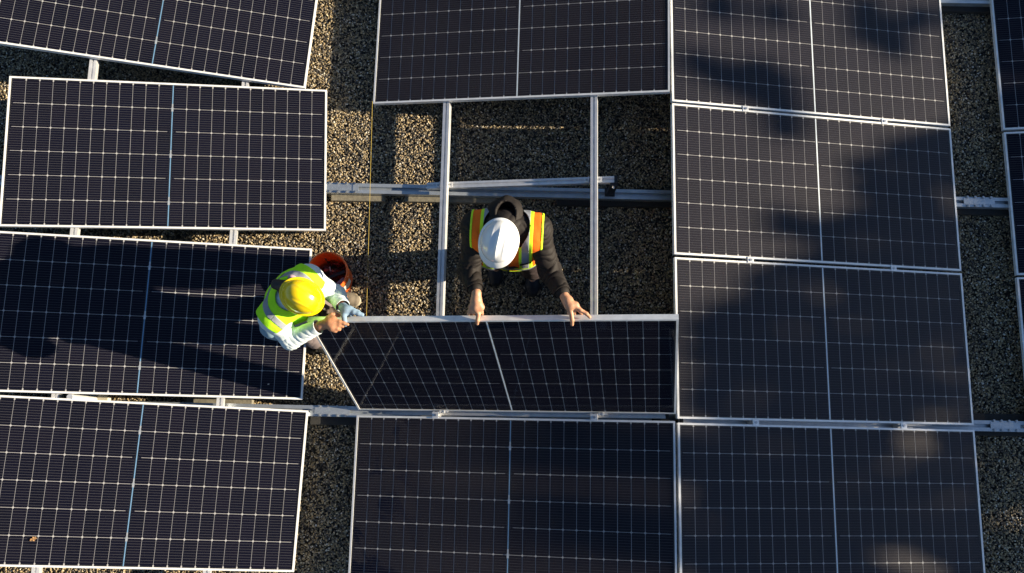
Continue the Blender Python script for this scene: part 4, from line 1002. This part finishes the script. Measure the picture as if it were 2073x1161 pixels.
def cloth_mat(name, col, rough=.85, var=.08, weave=900, bstr=.25, sheen=.0):
    k = NT(name); f = k.noise(14, 5, .6); g2 = k.noise(weave, 2, .6)
    k.link(k.ramp(f, [(.3, [c * (1 - var) for c in col]), (.7, [min(1, c * (1 + var)) for c in col])]), k.b.inputs['Base Color'])
    k.b.inputs['Roughness'].default_value = rough; k.b.inputs['Specular IOR Level'].default_value = .25
    k.b.inputs['Sheen Weight'].default_value = sheen
    s = k.math('ADD', k.math('MULTIPLY', g2, .25), k.noise(55, 4, .6))
    k.bump(s, bstr, .003); return k.m
def skin_mat(name, col):
    k = NT(name); f = k.noise(40, 5, .6)
    k.link(k.ramp(f, [(.3, [c * .85 for c in col]), (.7, [min(1, c * 1.1) for c in col])]), k.b.inputs['Base Color'])
    k.b.inputs['Roughness'].default_value = .5; k.b.inputs['Subsurface Weight'].default_value = .12; k.b.inputs['Subsurface Scale'].default_value = .008
    k.bump(k.noise(260, 4, .6), .2, .001); return k.m
M['skin'] = skin_mat('skin_tan', (.50, .26, .155))
M['skin2'] = skin_mat('skin_brown', (.42, .20, .11))
M['jacket'] = cloth_mat('dark_brown_jacket', (.012, .0095, .009), .7, .15, sheen=0.0)
M['trousers_dark'] = cloth_mat('maroon_grey_trousers', (.042, .030, .033), .9)
M['shoe_dark'] = cloth_mat('dark_work_boot', (.012, .016, .024), .6)
M['vest_orange'] = cloth_mat('hi_vis_orange', (.95, .17, .01), .8, .04, 1500, .3)
M['vest_lime'] = cloth_mat('hi_vis_lime', (.46, .95, .02), .8, .05, 1500, .3)
M['vest_yellow'] = cloth_mat('hi_vis_lime_trim', (.60, .92, .03), .75, .05, 1500, .2)
M['silver'] = cloth_mat('reflective_grey_tape', (.27, .29, .33), .45, .06, 1800, .15)
M['shirt'] = cloth_mat('pale_grey_shirt', (.64, .72, .74), .85, .04, 1400, .25)
M['trousers_grey'] = cloth_mat('mauve_grey_trousers', (.15, .125, .13), .9)
M['jeans'] = cloth_mat('light_blue_denim', (.22, .33, .42), .9)
M['glove'] = cloth_mat('blue_grey_glove', (.20, .30, .42), .7, .1)
M['hair'] = simple('dark_hair', (.012, .008, .007), .5, 0, .3, 120, .6, .002, stretch=(1, 1, 8))
M['shoe_tan'] = cloth_mat('brown_grey_shoe', (.13, .11, .085), .8, .3)
M['sole'] = simple('shoe_sole', (.30, .27, .21), .8, 0, .15, 40)
M['mask'] = cloth_mat('pinkish_mask', (.50, .34, .42), .8, .05)
M['leather'] = simple('tool_belt_leather', (.06, .04, .03), .7, 0, .3, 30, .4, .003)
M['hat_white'] = simple('white_helmet_shell', (.80, .81, .82), .22, 0, .015, 3, coat=.4)
M['hat_yellow'] = simple('yellow_helmet_shell', (.84, .60, .004), .26, 0, .02, 3, coat=.35)
M['eye'] = simple('eye_white', (.7, .68, .65), .2)
M['lip'] = simple('lips', (.35, .12, .09), .5)

def unit(v): v = np.array(v, float); return v / np.linalg.norm(v)
def basis(fwd, up):
    f = unit(fwd); r = unit(np.cross(f, up)); u = np.cross(r, f); return np.stack([r, f, u])        # rows: right, forward, up

def helmet(name, c, fwd, up, scale, mat, parent, ridges, brim=.045, parts=None):
    """hard hat: dome, three ridges along the crown, brim longest at the front"""
    A = basis(fwd, up); NU, NV = 96, 30; v = []
    rx, ry, rz = .112 * scale[0], .142 * scale[1], .125 * scale[2]
    prof = []
    for j in range(NV + 1):
        a = (math.pi / 2) * j / NV; prof.append((math.sin(a) ** .92, math.cos(a) ** .95 if j < NV else 0.0))
    rows = []
    for j, (rr, zz) in enumerate(prof):
        for i in range(NU):
            t = 2 * math.pi * i / NU
            x, y, z = rx * rr * math.cos(t), ry * rr * math.sin(t), rz * zz
            if ridges:
                w = math.exp(-((y + .01) / .085) ** 4)
                h = .0095 * math.exp(-(x / .0085) ** 2) * w + .005 * (math.exp(-((abs(x) - .040) / .007) ** 2)) * w * (1 if y < .11 else .5)
                z += h * max(0, zz) ** .5
            else:
                # crease: step running along one side and a small raised badge outline
                z += .004 * math.exp(-((abs(x) - .034 - .10 * max(0, -y)) / .007) ** 2) * math.exp(-((y + .0) / .095) ** 4) * max(0, zz) ** .5
                z += .0035 / (1 + math.exp(-(.026 - abs(x)) / .003)) * math.exp(-((y) / .10) ** 4) * max(0, zz) ** .5
            v.append((x, y, z))
    for w_, dz in ((.012, -.003), (1.0, None), (1.0, 'edge'), (.9, 'under')):
        for i in range(NU):
            t = 2 * math.pi * i / NU
            front = max(0, math.sin(t)) ** 2.2
            ext = .010 + brim * front
            if dz is None: e, z = ext, -.006 - .012 * front
            elif dz == 'edge': e, z = ext + .0015, -.010 - .012 * front
            elif dz == 'under': e, z = ext * .9 - .004, -.011 - .010 * front
            else: e, z = .004, -.003
            cx_, sy_ = math.cos(t), math.sin(t)
            v.append(((rx + e) * cx_, (ry + e) * sy_, z))
    for i in range(NU):
        t = 2 * math.pi * i / NU; v.append((rx * .94 * math.cos(t), ry * .94 * math.sin(t), .004))
    f = []; rowsN = NV + 1 + 5
    for j in range(rowsN - 1):
        for i in range(NU):
            k2 = (i + 1) % NU; f.append((j * NU + i, (j + 1) * NU + i, (j + 1) * NU + k2, j * NU + k2))
    V = np.array(v) @ A + np.array(c)
    o = poly_obj(name, V, np.array(f), mat, parent)
    return o, A, (rx, ry, rz)

def on_helmet(A, c, r, x, y, lift=.002):
    z = r[2] * math.sqrt(max(0, 1 - (x / r[0]) ** 2 - (y / r[1]) ** 2)); n = unit([x / r[0] ** 2, y / r[1] ** 2, z / r[2] ** 2])
    return (np.array([x, y, z]) + n * lift) @ A + np.array(c)

def head(F, c, fwd, up, k=.02):
    A = basis(fwd, up); c = np.array(c, float)
    def L(x, y, z): return c + x * A[0] + y * A[1] + z * A[2]
    F.ell(L(0, -.008, .02), (.076, .096, .095), A, .02)
    F.ell(L(0, .028, -.055), (.056, .062, .062), A, .03)
    F.cap(L(0, .085, .0), L(0, .106, -.030), .009, .014, .014)
    F.ell(L(0, .096, -.068), (.026, .012, .010), A, .012)
    F.ell(L(0, .082, -.105), (.024, .018, .018), A, .02)
    for s in (-1, 1):
        F.ell(L(s * .079, -.005, -.012), (.009, .022, .032), A, .008)
        F.ell(L(s * .033, .078, .012), (.020, .014, .010), A, .01)
        F.ell(L(s * .032, .094, -.004), (.014, .010, .009), A, .003, sub=True)
    return A, L

def rig(field, J, r, lat, limbs=True):
    """torso + limbs of one person; J = joints, r = radius offset (body 0, garment > 0)"""
    field.cap(J['pel'], J['chest'], .112 + r, .120 + r, .05, lat, 1.30)
    field.cap(J['chest'], J['neck0'], .118 + r, .075 + r, .05, lat, 1.35)
    for s in 'lr': field.cap(J['neck0'], J['sh' + s], .060 + r, .062 + r, .05)
    field.cap(J['shl'], J['shr'], .066 + r, .066 + r, .05)
def arm(field, J, s, r, cuff=0.0, k=.04):
    field.cap(J['sh' + s], J['el' + s], .058 + r, .044 + r, k); field.cap(J['el' + s], J['wr' + s], .044 + r, .030 + r * .8 + cuff, .025)
def leg(field, J, s, r, k=.06):
    field.cap(J['hip' + s], J['kn' + s], .090 + r, .060 + r, k); field.cap(J['kn' + s], J['an' + s], .060 + r, .042 + r, .03)

def person(label, J, lat, fwd, headc, headf, headu, hands, skin, lo, hi, group=None):
    root = empty('person', tuple(J['root'])); tag(root, label, 'person')
    F = Field(lo, hi, .0042)
    rig(F, J, -.012, lat)
    for s in 'lr':
        arm(F, J, s, -.010); leg(F, J, s, -.012)
        F.cap(J['an' + s], J['an' + s] * .45 + J['toe' + s] * .55, .034, .026, .02)
    F.cap(J['neck0'], J['skull'], .056, .054, .02)
    A, L = head(F, headc, headf, headu)
    for h in hands:
        for pts, rs, k in h: F.chain([np.array(p) for p in pts], rs, k, .012)
    V, Q = F.mesh()
    poly_obj('body', V, Q, skin, root)
    for s in (-1, 1):
        me = MB(); c = L(s * .032, .084, -.002)
        bpy_e = lathe([(.0, -.012), (.0085, -.0085), (.012, 0), (.0085, .0085), (0, .012)], 12)
        mesh_obj('eye', [tuple(np.array(p) + c) for p in bpy_e[0]], bpy_e[1], M['eye'], None, True)
        o = COL.objects[-1]; o.parent = root; o.matrix_parent_inverse = Matrix.Translation(-root.location)
    return root, A, L

def garment(name, F, mat, root, clip=None, off=0.0, solid=0.0, fold=None, seed=1.0, crumple=.0):
    V, Q = F.mesh(); T = to_tris(Q); N = normals(V, T)
    if fold: V = folds(V, N, fold[0], fold[1], fold[2], seed); N = normals(V, T)
    if crumple: V = V + N * (crumple * nz3(V, 11, seed + 4, 3))[:, None]
    if off: V = V + N * off
    for c in (clip or []): V, T = clip_tris(V, T, c)
    return poly_obj(name, V, T, mat, root, solid)

def surf(F, fold=None, seed=1.0, crumple=0.0):
    V, Q = F.mesh(); T = to_tris(Q); N = normals(V, T)
    if fold: V = folds(V, N, fold[0], fold[1], fold[2], seed); N = normals(V, T)
    if crumple: V = V + N * (crumple * nz3(V, 9, seed + 4, 3))[:, None]; N = normals(V, T)
    return V, T, N
def patch(name, base, off, clips, mat, root, solid=0.0):
    V, T, N = base; V = V + N * off
    for c in clips: V, T = clip_tris(V, T, c)
    if len(T): return poly_obj(name, V, T, mat, root, solid)

def shoe(an, toe, root, mat, sole, h=.005):
    an = np.array(an, float); toe = np.array(toe, float); d = unit([toe[0] - an[0], toe[1] - an[1], 0]); z0 = .012
    F = Field(np.minimum(an, toe) - .16, np.maximum(an, toe) + .16, h)
    heel = np.array([an[0], an[1], z0 + .040]) - d * .045; ball = np.array([toe[0], toe[1], z0 + .034]) - d * .06; tip = np.array([toe[0], toe[1], z0 + .030]) - d * .02
    l = np.array([-d[1], d[0], 0])
    F.cap(heel, ball, .040, .040, .01, l, 1.05); F.cap(ball, tip, .040, .030, .015, l, 1.25); F.cap(heel + d * .03 + [0, 0, .02], an + [0, 0, .03], .046, .046, .02)
    F.cap(heel + d * .07 + [0, 0, .02], ball + [0, 0, .0], .044, .034, .02)
    V, Q = F.mesh(); V[:, 2] = np.maximum(V[:, 2], z0 + .004); o = poly_obj('shoe', V, Q, mat, root)
    G = Field(np.minimum(an, toe) - .16, np.maximum(an, toe) + .16, h)
    for a in (heel, ball): a[2] = z0
    tip[2] = z0
    G.cap(heel, ball, .043, .046, .01, l, 1.0); G.cap(ball, tip, .048, .036, .015, l, 1.12)
    V, Q = G.mesh(); V[:, 2] = np.clip(V[:, 2], z0 - .002, z0 + .024); poly_obj('sole', V, Q, sole, root)
    # laces
    mb = MB()
    for i in range(4):
        p = heel + d * (.11 + .022 * i); q = np.array([0, 0, .088 - .011 * i]); mb.tube([p + q * 1 - l * .026, p + q + [0, 0, .006], p + q + l * .026], .0022, 5)
    o = mb.build('laces', M['label_black'] if mat is M['shoe_dark'] else M['sole'], None); o.parent = root; o.matrix_parent_inverse = Matrix.Translation(-root.location)

def hc(pts, rs, k=.006): return (pts, rs, k)

# ---------------- worker in the white helmet (stands above the raised panel, facing it)
def edge_z(x): return 1.036 + (x + 2.218) * .1735
J = dict(root=(-1.05, .62, 0.01), pel=(-1.045, .455, .90), chest=(-1.070, .455, 1.20), neck0=(-1.095, .475, 1.41), skull=(-1.115, .39, 1.49),
         shl=(-.915, .465, 1.37), shr=(-1.245, .480, 1.36), ell=(-.835, .27, 1.20), elr=(-1.29, .275, 1.16),
         wrl=(-.757, .105, 1.315), wrr=(-1.240, .125, 1.255), hipl=(-.960, .465, .84), hipr=(-1.130, .475, .84),
         knl=(-.915, .43, .50), knr=(-1.155, .49, .50), anl=(-.905, .54, .10), anr=(-1.15, .61, .10), toel=(-.900, .330, .05), toer=(-1.165, .400, .05))
J = {k_: np.array(v_, float) for k_, v_ in J.items()}
def gripping(wr, x0, spread, thumbx, sgn):
    """hand laid over the top edge of the raised panel: thumb and forefinger on the near side, fingers down the back"""
    z = edge_z(x0); wr = np.array(wr)
    palm = np.array([x0, .050, z + .028])
    H = [hc([wr, (wr + palm) / 2 + [0, 0, .004], palm], [.026, .030, .026], .012),
         hc([palm + [-.022, 0, 0], palm + [.022, 0, 0]], [.020, .020], .012),
         hc([(wr + palm) / 2, palm + [-sgn * .030, .002, -.002]], [.024, .018], .014)]
    H.append(hc([wr * .35 + palm * .65 + np.array([sgn * .014, 0, 0]), (thumbx, .012, z + .016), (thumbx + sgn * .004, -.020, z + .012), (thumbx + sgn * .006, -.036, z - .010)], [.017, .0125, .0115, .0095]))
    for i, fx in enumerate(spread):
        ln = (.030, .036, .034, .026)[i]
        H.append(hc([palm + [fx * .55, 0, 0], (x0 + fx, .030, z + .004), (x0 + fx * 1.15, .020 + .002, z - .030), (x0 + fx * 1.2, .008, z - .030 - ln)], [.013, .0110, .0100, .0085]))
    return H
hr = gripping(J['wrr'], -1.242, (.030, .008, -.014, -.036), -1.228, -1)
# his left hand (right in the picture): thumb forward over the edge, forefinger spread along it
zz = edge_z(-.70)
pl = np.array([-.725, .055, zz + .030])
hl = [hc([J['wrl'], (J['wrl'] + pl) / 2, pl], [.026, .029, .026], .012), hc([pl + [-.016, 0, 0], pl + [.026, .004, 0]], [.021, .019], .012),
      hc([pl + [-.012, .004, 0], (-.722, .012, zz + .020), (-.716, -.022, zz + .014), (-.714, -.044, zz - .006)], [.017, .0125, .0115, .0095]),
      hc([pl + [.024, 0, 0], (-.672, .030, edge_z(-.67) + .026), (-.640, .012, edge_z(-.64) + .018), (-.622, -.006, edge_z(-.62) + .011)], [.015, .0115, .0105, .009]),
      hc([pl + [.022, .004, -.004], (-.680, .036, zz + .010), (-.664, .024, zz - .026), (-.660, .010, zz - .055)], [.014, .011, .0105, .009]),
      hc([pl + [.004, .006, -.006], (-.706, .034, zz + .004), (-.700, .022, zz - .030), (-.698, .008, zz - .062)], [.014, .011, .0105, .009]),
      hc([pl + [-.012, .006, -.006], (-.730, .034, zz + .002), (-.732, .022, zz - .028), (-.734, .010, zz - .052)], [.013, .010, .0095, .008])]
wh_c = np.array([-1.118, .362, 1.515]); wh_f = unit([-.22, -1.0, -.42]); wh_u = unit([-.06, -.38, 1.0])
W, WA, WL = person('person in white helmet, orange and lime vest and dark jacket, gripping the raised panel', J, (1, 0, 0), (0, -1, 0),
                   wh_c - .030 * wh_u, wh_f, wh_u, [hr, hl], M['skin'], (-1.50, -.10, -.02), (-.52, .86, 1.70))
# trousers
F = Field((-1.36, .24, .05), (-.70, .86, 1.10), .008)
F.cap(J['pel'], J['pel'] + [0, -.02, .10], .118, .118, .05, (1, 0, 0), 1.32)
for s in 'lr': leg(F, J, s, .012)
garment('trousers', F, M['trousers_dark'], W, [lambda V: .085 - V[:, 2]], fold=([(J['hipl'], J['knl'], 1), (J['knl'], J['anl'], 0), (J['hipr'], J['knr'], 1), (J['knr'], J['anr'], 0)], .010, 55), seed=2.1)
# pocket flap hanging out at the hip
F = Field((-.99, .36, .72), (-.80, .58, 1.0), .005); F.cap((-.900, .46, .88), (-.895, .45, .82), .012, .020, .01, (1, 0, 0), 1.6); garment('pocket', F, M['mask'], W)
for s in 'lr': shoe(J['an' + s], J['toe' + s], W, M['shoe_dark'], M['label_black'])
# jacket
F = Field((-1.45, -.02, .82), (-.62, .86, 1.56), .0058)
rig(F, J, .004, (1, 0, 0))
for s in 'lr': arm(F, J, s, .010, .005)
F.cap(J['neck0'], J['neck0'] + [-.008, -.025, .05], .075, .070, .03)
cuf = {}
for s in 'lr':
    d = unit(J['wr' + s] - J['el' + s]); p = J['wr' + s] - d * .035
    cuf[s] = (d, p)
def arms_clip(V):
    out = np.full(len(V), -1.0)
    for s in 'lr':
        d, p = cuf[s]; near = np.linalg.norm(V - p, axis=1) < .14
        out = np.where(near, (V - p) @ d, out)
    return out
segsW = [(J['shl'], J['ell'], 1.0), (J['ell'], J['wrl'], 0.1), (J['shr'], J['elr'], 1.0), (J['elr'], J['wrr'], 0.1)]
jk = surf(F, (segsW, .012, 85), 3.3)
patch('jacket', jk, 0, [arms_clip, lambda V: .88 - V[:, 2]], M['jacket'], W, .004)
for s in 'lr':
    d, p = cuf[s]; G = Field(p - .09, p + .09, .004); G.cap(p - d * .045, p - d * .004, .0435, .041, .004); garment('cuff', G, M['jacket'], W)
# hood lying behind the head, its mouth open upwards
F = Field((-1.32, .36, 1.26), (-.88, .74, 1.60), .005)
F.ell((-1.088, .530, 1.420), (.102, .098, .090), None, .01)
F.cap((-1.17, .47, 1.40), (-1.085, .598, 1.45), .040, .022, .03); F.cap((-1.085, .598, 1.45), (-1.005, .46, 1.41), .024, .040, .03)
F.ell((-1.085, .520, 1.480), (.054, .066, .080), None, .01, sub=True)
hd = surf(F, None, 1.0, .010); patch('hood', hd, 0, [], M['jacket'], W)
# hi-vis vest: panels, piping and tape lie over the jacket
F = Field((-1.45, .20, .82), (-.72, .90, 1.56), .0058)
rig(F, J, .014, (1, 0, 0))
for x_ in (-.945, -1.205): F.cap((x_, .44, 1.36), (x_ - (x_ + 1.075) * .25, .425, .98), .092, .100, .03)
vb = surf(F, None, 5.0, .007)
cxW = -1.076
ln = unit(J['shl'] - J['shr'])
def dxW(V): return (V - np.array([cxW, .47, 1.38])) @ ln
def neckW(V): return np.minimum(.118 - np.sqrt((dxW(V) * .95) ** 2 + ((V[:, 1] - .455) * .95) ** 2), V[:, 2] - 1.35 - .3 * np.abs(dxW(V)))
hem = lambda V: .870 - V[:, 2]
vclip = [neckW, hem, lambda V: np.abs(dxW(V)) - .196]
patch('vest', vb, .001, vclip, M['vest_orange'], W, .002)
band = lambda a, b, f: (lambda V: np.abs(f(V) - (a + b) / 2) - (b - a) / 2)
ax_ = lambda V: np.abs(dxW(V))
patch('vest_trim', vb, .003, vclip + [band(.068, .142, ax_)], M['vest_yellow'], W, .0012)
patch('vest_piping', vb, .003, vclip + [lambda V: .186 - np.abs(dxW(V))], M['vest_yellow'], W, .0025)
patch('reflective_tape', vb, .0048, vclip + [band(.084, .124, ax_)], M['silver'], W, .001)
patch('vest_trim', vb, .0052, vclip + [band(.93, 1.01, lambda V: V[:, 2]), lambda V: np.abs(dxW(V)) - .19], M['vest_yellow'], W, .0012)
patch('reflective_tape', vb, .0068, vclip + [band(.947, .993, lambda V: V[:, 2]), lambda V: np.abs(dxW(V)) - .19], M['silver'], W, .001)
patch('vest_piping', vb, .004, vclip + [lambda V: V[:, 2] - .890], M['vest_yellow'], W, .0025)
patch('zip', vb, .0055, vclip + [lambda V: np.abs(dxW(V)) - .006, lambda V: V[:, 1] - .5], M['label_black'], W, .0015)
# chest pocket with a radio clip
patch('chest_pocket', vb, .0075, vclip + [lambda V: np.maximum(np.abs(dxW(V) - .105) - .032, np.abs(V[:, 2] - 1.16) - .018), lambda V: V[:, 1] - .5], M['label_black'], W, .004)
hat, HA, hr_ = helmet('helmet', wh_c + .012 * wh_u, wh_f, wh_u, (.86, .80, .92), M['hat_white'], W, True, .026)
# small dark lettering strip, illegible, on the helmet's left side near the brim
v = []; f = []
for i in range(7):
    for q in range(2):
        v.append(tuple(on_helmet(HA, wh_c + .012 * wh_u, hr_, .078 - .004 * abs(i - 3) / 3, .02 + .006 * i, .0015) + np.array([0, 0, .004 * q])))
for i in range(6):
    if i != 3: f.append((2 * i, 2 * i + 2, 2 * i + 3, 2 * i + 1))
o = mesh_obj('lettering', v, f, M['label_black']); o.parent = W; o.matrix_parent_inverse = Matrix.Translation(-W.location)

# ---------------- worker in the yellow helmet (crouches in the gap at left, holding the panel's corner)
f2 = unit([.73, -.68, 0]); l2 = unit([.68, .73, 0])
K = dict(root=(-2.30, .10, .01), pel=(-2.355, .110, .74), chest=(-2.305, .130, 1.01), neck0=(-2.285, .125, 1.165), skull=(-2.245, .110, 1.205),
         shl=(-2.205, .215, 1.12), shr=(-2.392, -.010, 1.11), ell=(-2.085, .160, .915), elr=(-2.312, -.125, 1.01),
         wrl=(-2.012, .065, 1.055), wrr=(-2.125, -.050, 1.095), hipl=(-2.31, .18, .70), hipr=(-2.40, .04, .70),
         knl=(-2.20, .150, .50), knr=(-2.400, .010, .46), anl=(-2.290, .285, .10), anr=(-2.385, -.030, .10), toel=(-2.115, .262, .05), toer=(-2.25, -.085, .05))
K = {k_: np.array(v_, float) for k_, v_ in K.items()}
# bare right hand pointing along the panel edge: forefinger straight, others curled
w_ = K['wrr']; pm = np.array([-2.068, -.034, 1.110])
tipd = unit([1, -.10, .02])
hR = [hc([w_, pm, pm + [.018, -.006, .0]], [.027, .031, .026], .014),
      hc([pm + [.010, -.024, .004], pm + [.018, .020, .006]], [.022, .020], .014),
      hc([pm + [.024, .010, .010], pm + [.055, .004, .014], pm + [.080, -.003, .010], pm + [.100, -.009, .004]], [.014, .0115, .0105, .009]),
      hc([pm + [.026, -.008, .008], pm + [.052, -.012, .008], pm + [.068, -.016, -.006], pm + [.064, -.016, -.026]], [.014, .012, .011, .0095]),
      hc([pm + [.018, -.026, .004], pm + [.042, -.032, .002], pm + [.050, -.034, -.014], pm + [.040, -.032, -.028]], [.014, .0115, .0105, .009]),
      hc([pm + [.006, -.038, -.002], pm + [.026, -.044, -.006], pm + [.030, -.044, -.020], pm + [.020, -.040, -.030]], [.012, .0105, .0095, .008]),
      hc([pm + [-.012, .026, .0], pm + [.004, .044, -.006], pm + [.026, .050, -.020], pm + [.040, .046, -.034]], [.016, .0135, .012, .010])]
wl_ = K['wrl']; pg = np.array([-1.982, .040, 1.095])
hL = [hc([wl_, pg], [.026, .028], .014), hc([pg + [-.018, .004, 0], pg + [.020, .004, 0]], [.020, .018], .012),
      hc([pg + [-.010, -.004, 0], (-1.994, .008, 1.106), (-1.990, -.022, 1.098), (-1.988, -.040, 1.080)], [.017, .0135, .0125, .0105]),
      hc([pg + [.018, .0, 0], (-1.940, .030, 1.105), (-1.912, .022, 1.102), (-1.892, .016, 1.098)], [.015, .0125, .012, .0105]),
      hc([pg + [.016, .008, -.004], (-1.944, .040, 1.090), (-1.922, .034, 1.076), (-1.910, .026, 1.056)], [.015, .0125, .012, .0105]),
      hc([pg + [.004, .008, -.008], (-1.970, .036, 1.074), (-1.968, .024, 1.040), (-1.968, .012, 1.010)], [.014, .012, .0115, .010]),
      hc([pg + [-.012, .008, -.008], (-1.996, .036, 1.072), (-1.998, .024, 1.040), (-1.998, .012, 1.014)], [.014, .012, .011, .010])]
yh_c = np.array([-2.204, .090, 1.265]); yh_f = unit([.86, -.42, -.62]); yh_u = unit([.50, -.30, .85])
Y, YA, YL = person('person in yellow helmet, lime vest and pale sleeves, crouching at the raised panel\'s corner', K, tuple(l2), tuple(f2),
                   yh_c - .030 * yh_u, yh_f, yh_u, [hR], M['skin2'], (-2.66, -.30, -.02), (-1.84, .48, 1.46))
F = Field((-2.10, -.08, .96), (-1.84, .14, 1.18), .0032)
for pts, rs, k_ in hL: F.chain([np.array(p) for p in pts], [a + .0015 for a in rs], k_, .012)
garment('glove', F, M['glove'], Y)
F = Field((-2.66, -.26, .05), (-1.95, .48, .96), .008)
F.cap(K['pel'], K['pel'] + [.01, .005, .08], .120, .118, .05, tuple(l2), 1.25)
for s in 'lr': leg(F, K, s, .014)
seg = ([(K['hipl'], K['knl'], 1), (K['knl'], K['anl'], 0), (K['hipr'], K['knr'], 1), (K['knr'], K['anr'], 0)], .012, 60)
tb = surf(F, seg, 4.4)
patch('trousers', tb, 0, [lambda V: .085 - V[:, 2]], M['trousers_grey'], Y)
F = Field((-2.70, -.26, .50), (-2.20, .40, .96), .008); F.cap((-2.475, -.015, .83), (-2.455, .0, .74), .070, .095, .03, tuple(l2), 1.2); garment('denim_shirt_tail', F, M['jeans'], Y, crumple=.008, seed=3)
shoe(K['anl'], K['toel'], Y, M['shoe_tan'], M['sole']); shoe(K['anr'], K['toer'], Y, M['shoe_tan'], M['sole'])
# tool belt with pouches
F = Field((-2.42, -.16, .52), (-2.0, .30, .96), .006)
F.cap((-2.33, .02, .84), (-2.22, .16, .84), .05, .05, .03, (0, 0, 1), .9)
F.cap((-2.185, .070, .80), (-2.165, .060, .66), .050, .045, .03); F.cap((-2.11, .085, .74), (-2.10, .08, .66), .035, .035, .02)
garment('tool_belt', F, M['leather'], Y, crumple=.006)
mb = MB()
for i, (a, b) in enumerate((((-2.175, .080, .72), (-2.155, .075, .90)), ((-2.135, .060, .70), (-2.095, .050, .865)), ((-2.20, .05, .72), (-2.20, .04, .89)))):
    mb.cyl(a, b, .007, seg=8)
o = mb.build('hand_tool', M['steel']); o.parent = Y; o.matrix_parent_inverse = Matrix.Translation(-Y.location)
# shirt with long sleeves
F = Field((-2.66, -.30, .70), (-1.90, .46, 1.30), .0052)
rig(F, K, .003, tuple(l2))
for s in 'lr': arm(F, K, s, .006, .004)
cuf = {}
for s, back in (('l', .005), ('r', .018)):
    d = unit(K['wr' + s] - K['el' + s]); cuf[s] = (d, K['wr' + s] - d * back)
segsY = [(K['shl'], K['ell'], 1.0), (K['ell'], K['wrl'], 0.4), (K['shr'], K['elr'], 1.0), (K['elr'], K['wrr'], 0.3)]
sh = surf(F, (segsY, .0065, 100), 6.1)
patch('shirt', sh, 0, [arms_clip, lambda V: .80 - V[:, 2]], M['shirt'], Y, .003)
# lime vest
F = Field((-2.70, -.30, .70), (-1.96, .50, 1.32), .0055)
rig(F, K, .014, tuple(l2))
vb = surf(F, None, 8.0, .008)
S0 = (K['shl'] + K['shr']) / 2; spine = unit(K['neck0'] - K['pel'])
def lat_(V): return (V - S0) @ l2
def alongY(V): return (V - K['neck0']) @ spine
fz = unit(f2 - spine * (f2 @ spine))
def front_(V): return (V - K['neck0']) @ fz
nk = K['neck0'] + f2 * .030
def neckr(V): return np.sqrt(lat_(V) ** 2 + ((V - nk) @ f2) ** 2)
def depth_(V): return (V - nk) @ f2
vclip = [lambda V: np.minimum(.070 - neckr(V), alongY(V) + .14), lambda V: np.minimum((lat_(V) / .202) ** 2 + (depth_(V) / .235) ** 2 - 1, (alongY(V) + .26) * 4),
         lambda V: np.abs(lat_(V)) - .205, lambda V: -.43 - alongY(V)]
patch('vest', vb, .001, vclip, M['vest_lime'], Y, .003)
patch('reflective_tape', vb, .0045, vclip + [band(.122, .158, neckr), lambda V: ((V - nk) @ f2) - .01, lambda V: -.20 - alongY(V)], M['silver'], Y, .001)
patch('reflective_tape', vb, .0047, vclip + [band(.122, .156, lambda V: np.abs(lat_(V))), lambda V: -((V - nk) @ f2) + .012], M['silver'], Y, .001)
patch('reflective_tape', vb, .0046, vclip + [band(-.31, -.26, alongY)], M['silver'], Y, .001)
patch('zip', vb, .005, vclip + [lambda V: np.abs(lat_(V)) - .006, lambda V: -front_(V)], M['label_black'], Y, .0015)
# small outlined black maker's patch on the back of the vest, below the collar
patch('vest_label', vb, .0062, vclip + [lambda V: np.maximum(np.abs(lat_(V) - .045) - .030, np.abs(alongY(V) + .052) - .0065), lambda V: front_(V)], M['label_black'], Y, .001)
patch('vest_label', vb, .0075, vclip + [lambda V: np.maximum(np.abs(lat_(V) - .045) - .027, np.abs(alongY(V) + .052) - .0042), lambda V: front_(V)], M['vest_yellow'], Y, .0006)
yhat, YHA, yr = helmet('helmet', yh_c + .012 * yh_u, yh_f, yh_u, (.80, .80, .90), M['hat_yellow'], Y, False, .020)
# hair in a bun below the helmet's back rim, and the mask's ear loop
F = Field(yh_c - .22, yh_c + .14, .0045)
F.ell(YL(0, -.030, .005), (.079, .088, .080), YA, .01); F.cap(YL(.0, -.105, -.030), YL(.01, -.128, -.050), .034, .030, .02); F.ell(YL(0, .07, -.03), (.07, .06, .10), YA, 0, sub=True)
hm = surf(F, None, 2.0, .006); patch('hair', hm, 0, [], M['hair'], Y)
F = Field(yh_c - .22, yh_c + .16, .004); F.ell(YL(0, .060, -.062), (.060, .062, .052), YA, .01)
F.cap(YL(-.083, .0, -.012), YL(-.078, -.030, -.018), .010, .012, .01); F.cap(YL(-.060, .07, -.05), YL(-.083, .0, -.012), .010, .009, .01); F.cap(YL(.060, .07, -.05), YL(.083, .0, -.012), .010, .009, .01)
F.ell(YL(-.062, -.070, -.030), (.020, .030, .034), YA, .01)
garment('face_mask', F, M['mask'], Y)
